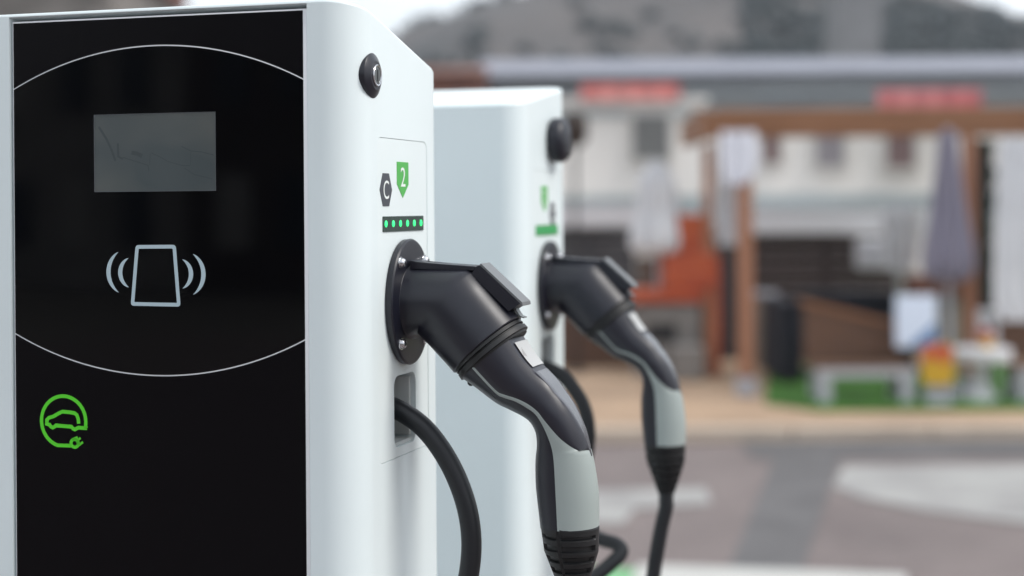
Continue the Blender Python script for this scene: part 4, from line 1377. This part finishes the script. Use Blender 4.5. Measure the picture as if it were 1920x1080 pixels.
    for k in range(M_ + 1):
        s = k / M_
        u, z, r_ = cen(s)
        r_ = r_ if s > 0.02 else r_ - 0.0008 * (1 - s / 0.02)
        ph = (s * 6.6) % 1
        groove = 0.0 if s < 0.10 or s > 0.93 else (1.0 if ph > 0.52 else 0.0)
        ease = min(1, max(0, (ph - 0.45) / 0.07)) * min(1, max(0, (0.98 - ph) / 0.05)) if not (s < 0.10 or s > 0.93) else 0
        ring = []
        for q in range(NR):
            a = 2 * PI * q / NR
            # ribs stop short of the two side seams and of front and back
            side = abs(math.sin(2 * a))
            gd = 0.0026 * ease * (1 if abs(math.cos(a)) < 0.965 and not (-0.30 < math.cos(a) < -0.12) else 0)
            seam = 0.0012 if -0.245 < math.cos(a) < -0.155 and 0.02 < s else 0
            rr = r_ - gd - seam
            ring.append(Q(u + rr * math.cos(a), z, rr * 0.93 * math.sin(a)))
        rs.append(ring)
    bm = bmesh.new(); rings(bm, rs); build('strain_relief', bm, M['rubber'], root, 40)
    # cable from strain relief down, round and back into the post
    end = [Q(0.1296, -0.280), Q(0.1296, -0.292)]
    pts = [Vector(p) - org for p in cable_pts] + [end[1] + (end[1] - end[0]) * 0.6, end[1], end[0]]
    bm = bmesh.new(); tube(bm, pts, 0.0077, 28, 260); build('cable', bm, M['cable'], root, 60)
    return root

def charging_post(loc, rz, label, side, kind):
    root = empty('charging_post', loc, rz, label, 'charging post', 'white charging posts')
    flip = side < 0
    b = link('body', case_mesh(side), root, M['case'])
    wn = b.modifiers.new('weighted normals', 'WEIGHTED_NORMAL')
    wn.keep_sharp = True
    wn.weight = 100
    front_panel(root)
    side_fittings(root, flip, kind)
    plug_holder(root, flip)
    if kind == 1:
        lock(root, flip)
    else:
        emergency_button(root, flip)
    bm = B(-HW - 0.03, HW + 0.03, -HD - 0.03, HD + 0.03, 0.0, 0.0295, bev=0.003)
    build('base_plate', bm, M['leg_grey'], root, 30)
    return root

C1 = Vector((-0.23435, 1.25279, 0.0))
w_ax = Vector((math.cos(A), math.sin(A), 0))
Y2 = 1.700
side2 = Vector(((1024 - 960 + 1) / FPX * Y2, Y2, 0))
C2 = side2 - w_ax * HW
C2.z = -0.0125
charging_post(C1, A, 'near white charging post with its black glass front, screen and green car emblem', 1, 1)
ROOF[:] = [0.1330, 0.160]
charging_post(C2, A + PI, 'rear white charging post seen from behind, with a black push button on its side', -1, 2)

cab1 = [P3(-0.040, -0.1500), P3(-0.022, -0.1480), P3(-0.006, -0.1520), P3(0.0156, -0.1660), P3(0.0345, -0.1905), P3(0.0470, -0.2193), P3(0.0515, -0.2470), P3(0.0490, -0.2751),
        P3(0.040, -0.31), P3(0.026, -0.38, 0.01), P3(0.022, -0.50, 0.02), P3(0.045, -0.60, 0.02), P3(0.085, -0.635, 0.01), P3(0.122, -0.59), P3(0.138, -0.48), P3(0.134, -0.36)]
charging_plug(C1, A, 'nearest black and sage-grey charging plug, hanging from the near post', cab1)

def side_pt(px, py, yoff=0.0):
    """pixel -> side frame of the rear post, in the vertical plane of its plug"""
    dx, dy = px - 960, py - 390
    c, s = math.cos(ROLL), math.sin(ROLL)
    r_ = Vector(((dx * c - dy * s) / FPX, 1, -(dx * s + dy * c) / FPX))
    d = Vector((-math.sin(A), math.cos(A), 0))
    den = r_.x * d.x + r_.y * d.y
    t = (C2.x * d.x + C2.y * d.y + GY0 + yoff) / den
    P = r_ * t
    return Vector(((P - C2).dot(w_ax), GY0 + yoff, H + P.z - C2.z))
cab2 = [P3(-0.040, -0.150), P3(-0.022, -0.150), P3(-0.004, -0.157), side_pt(1058, 708), side_pt(1092, 757), side_pt(1103, 805), side_pt(1100, 850), side_pt(1090, 900, .005), side_pt(1082, 950, .01), side_pt(1092, 990, .01),
        side_pt(1124, 1010, .01), side_pt(1155, 1020, .005), side_pt(1165, 1036, 0), side_pt(1140, 1062, -.01), side_pt(1095, 1100, -.02), side_pt(1040, 1180, -.02), side_pt(1060, 1330, -.01), side_pt(1150, 1370), side_pt(1205, 1250), side_pt(1222, 1100), side_pt(1238, 1000)]
charging_plug(C2, A, 'further, slightly blurred charging plug, hanging from the rear post', cab2, tilt=R(1.0))

# ================================================================== HAZE
hm = bpy.data.materials.new('pale_haze')
hm.use_nodes = True
hn = hm.node_tree
hn.nodes.clear()
ho = hn.nodes.new('ShaderNodeOutputMaterial')
hv = hn.nodes.new('ShaderNodeVolumePrincipled')
hv.inputs['Color'].default_value = (0.86, 0.90, 0.96, 1)
hv.inputs['Density'].default_value = 0.00065
hv.inputs['Anisotropy'].default_value = 0.2
hn.links.new(hv.outputs['Volume'], ho.inputs['Volume'])
tag(build('haze', B(-425, 425, -165, 435, -1.0, 52), hm), kind='stuff')
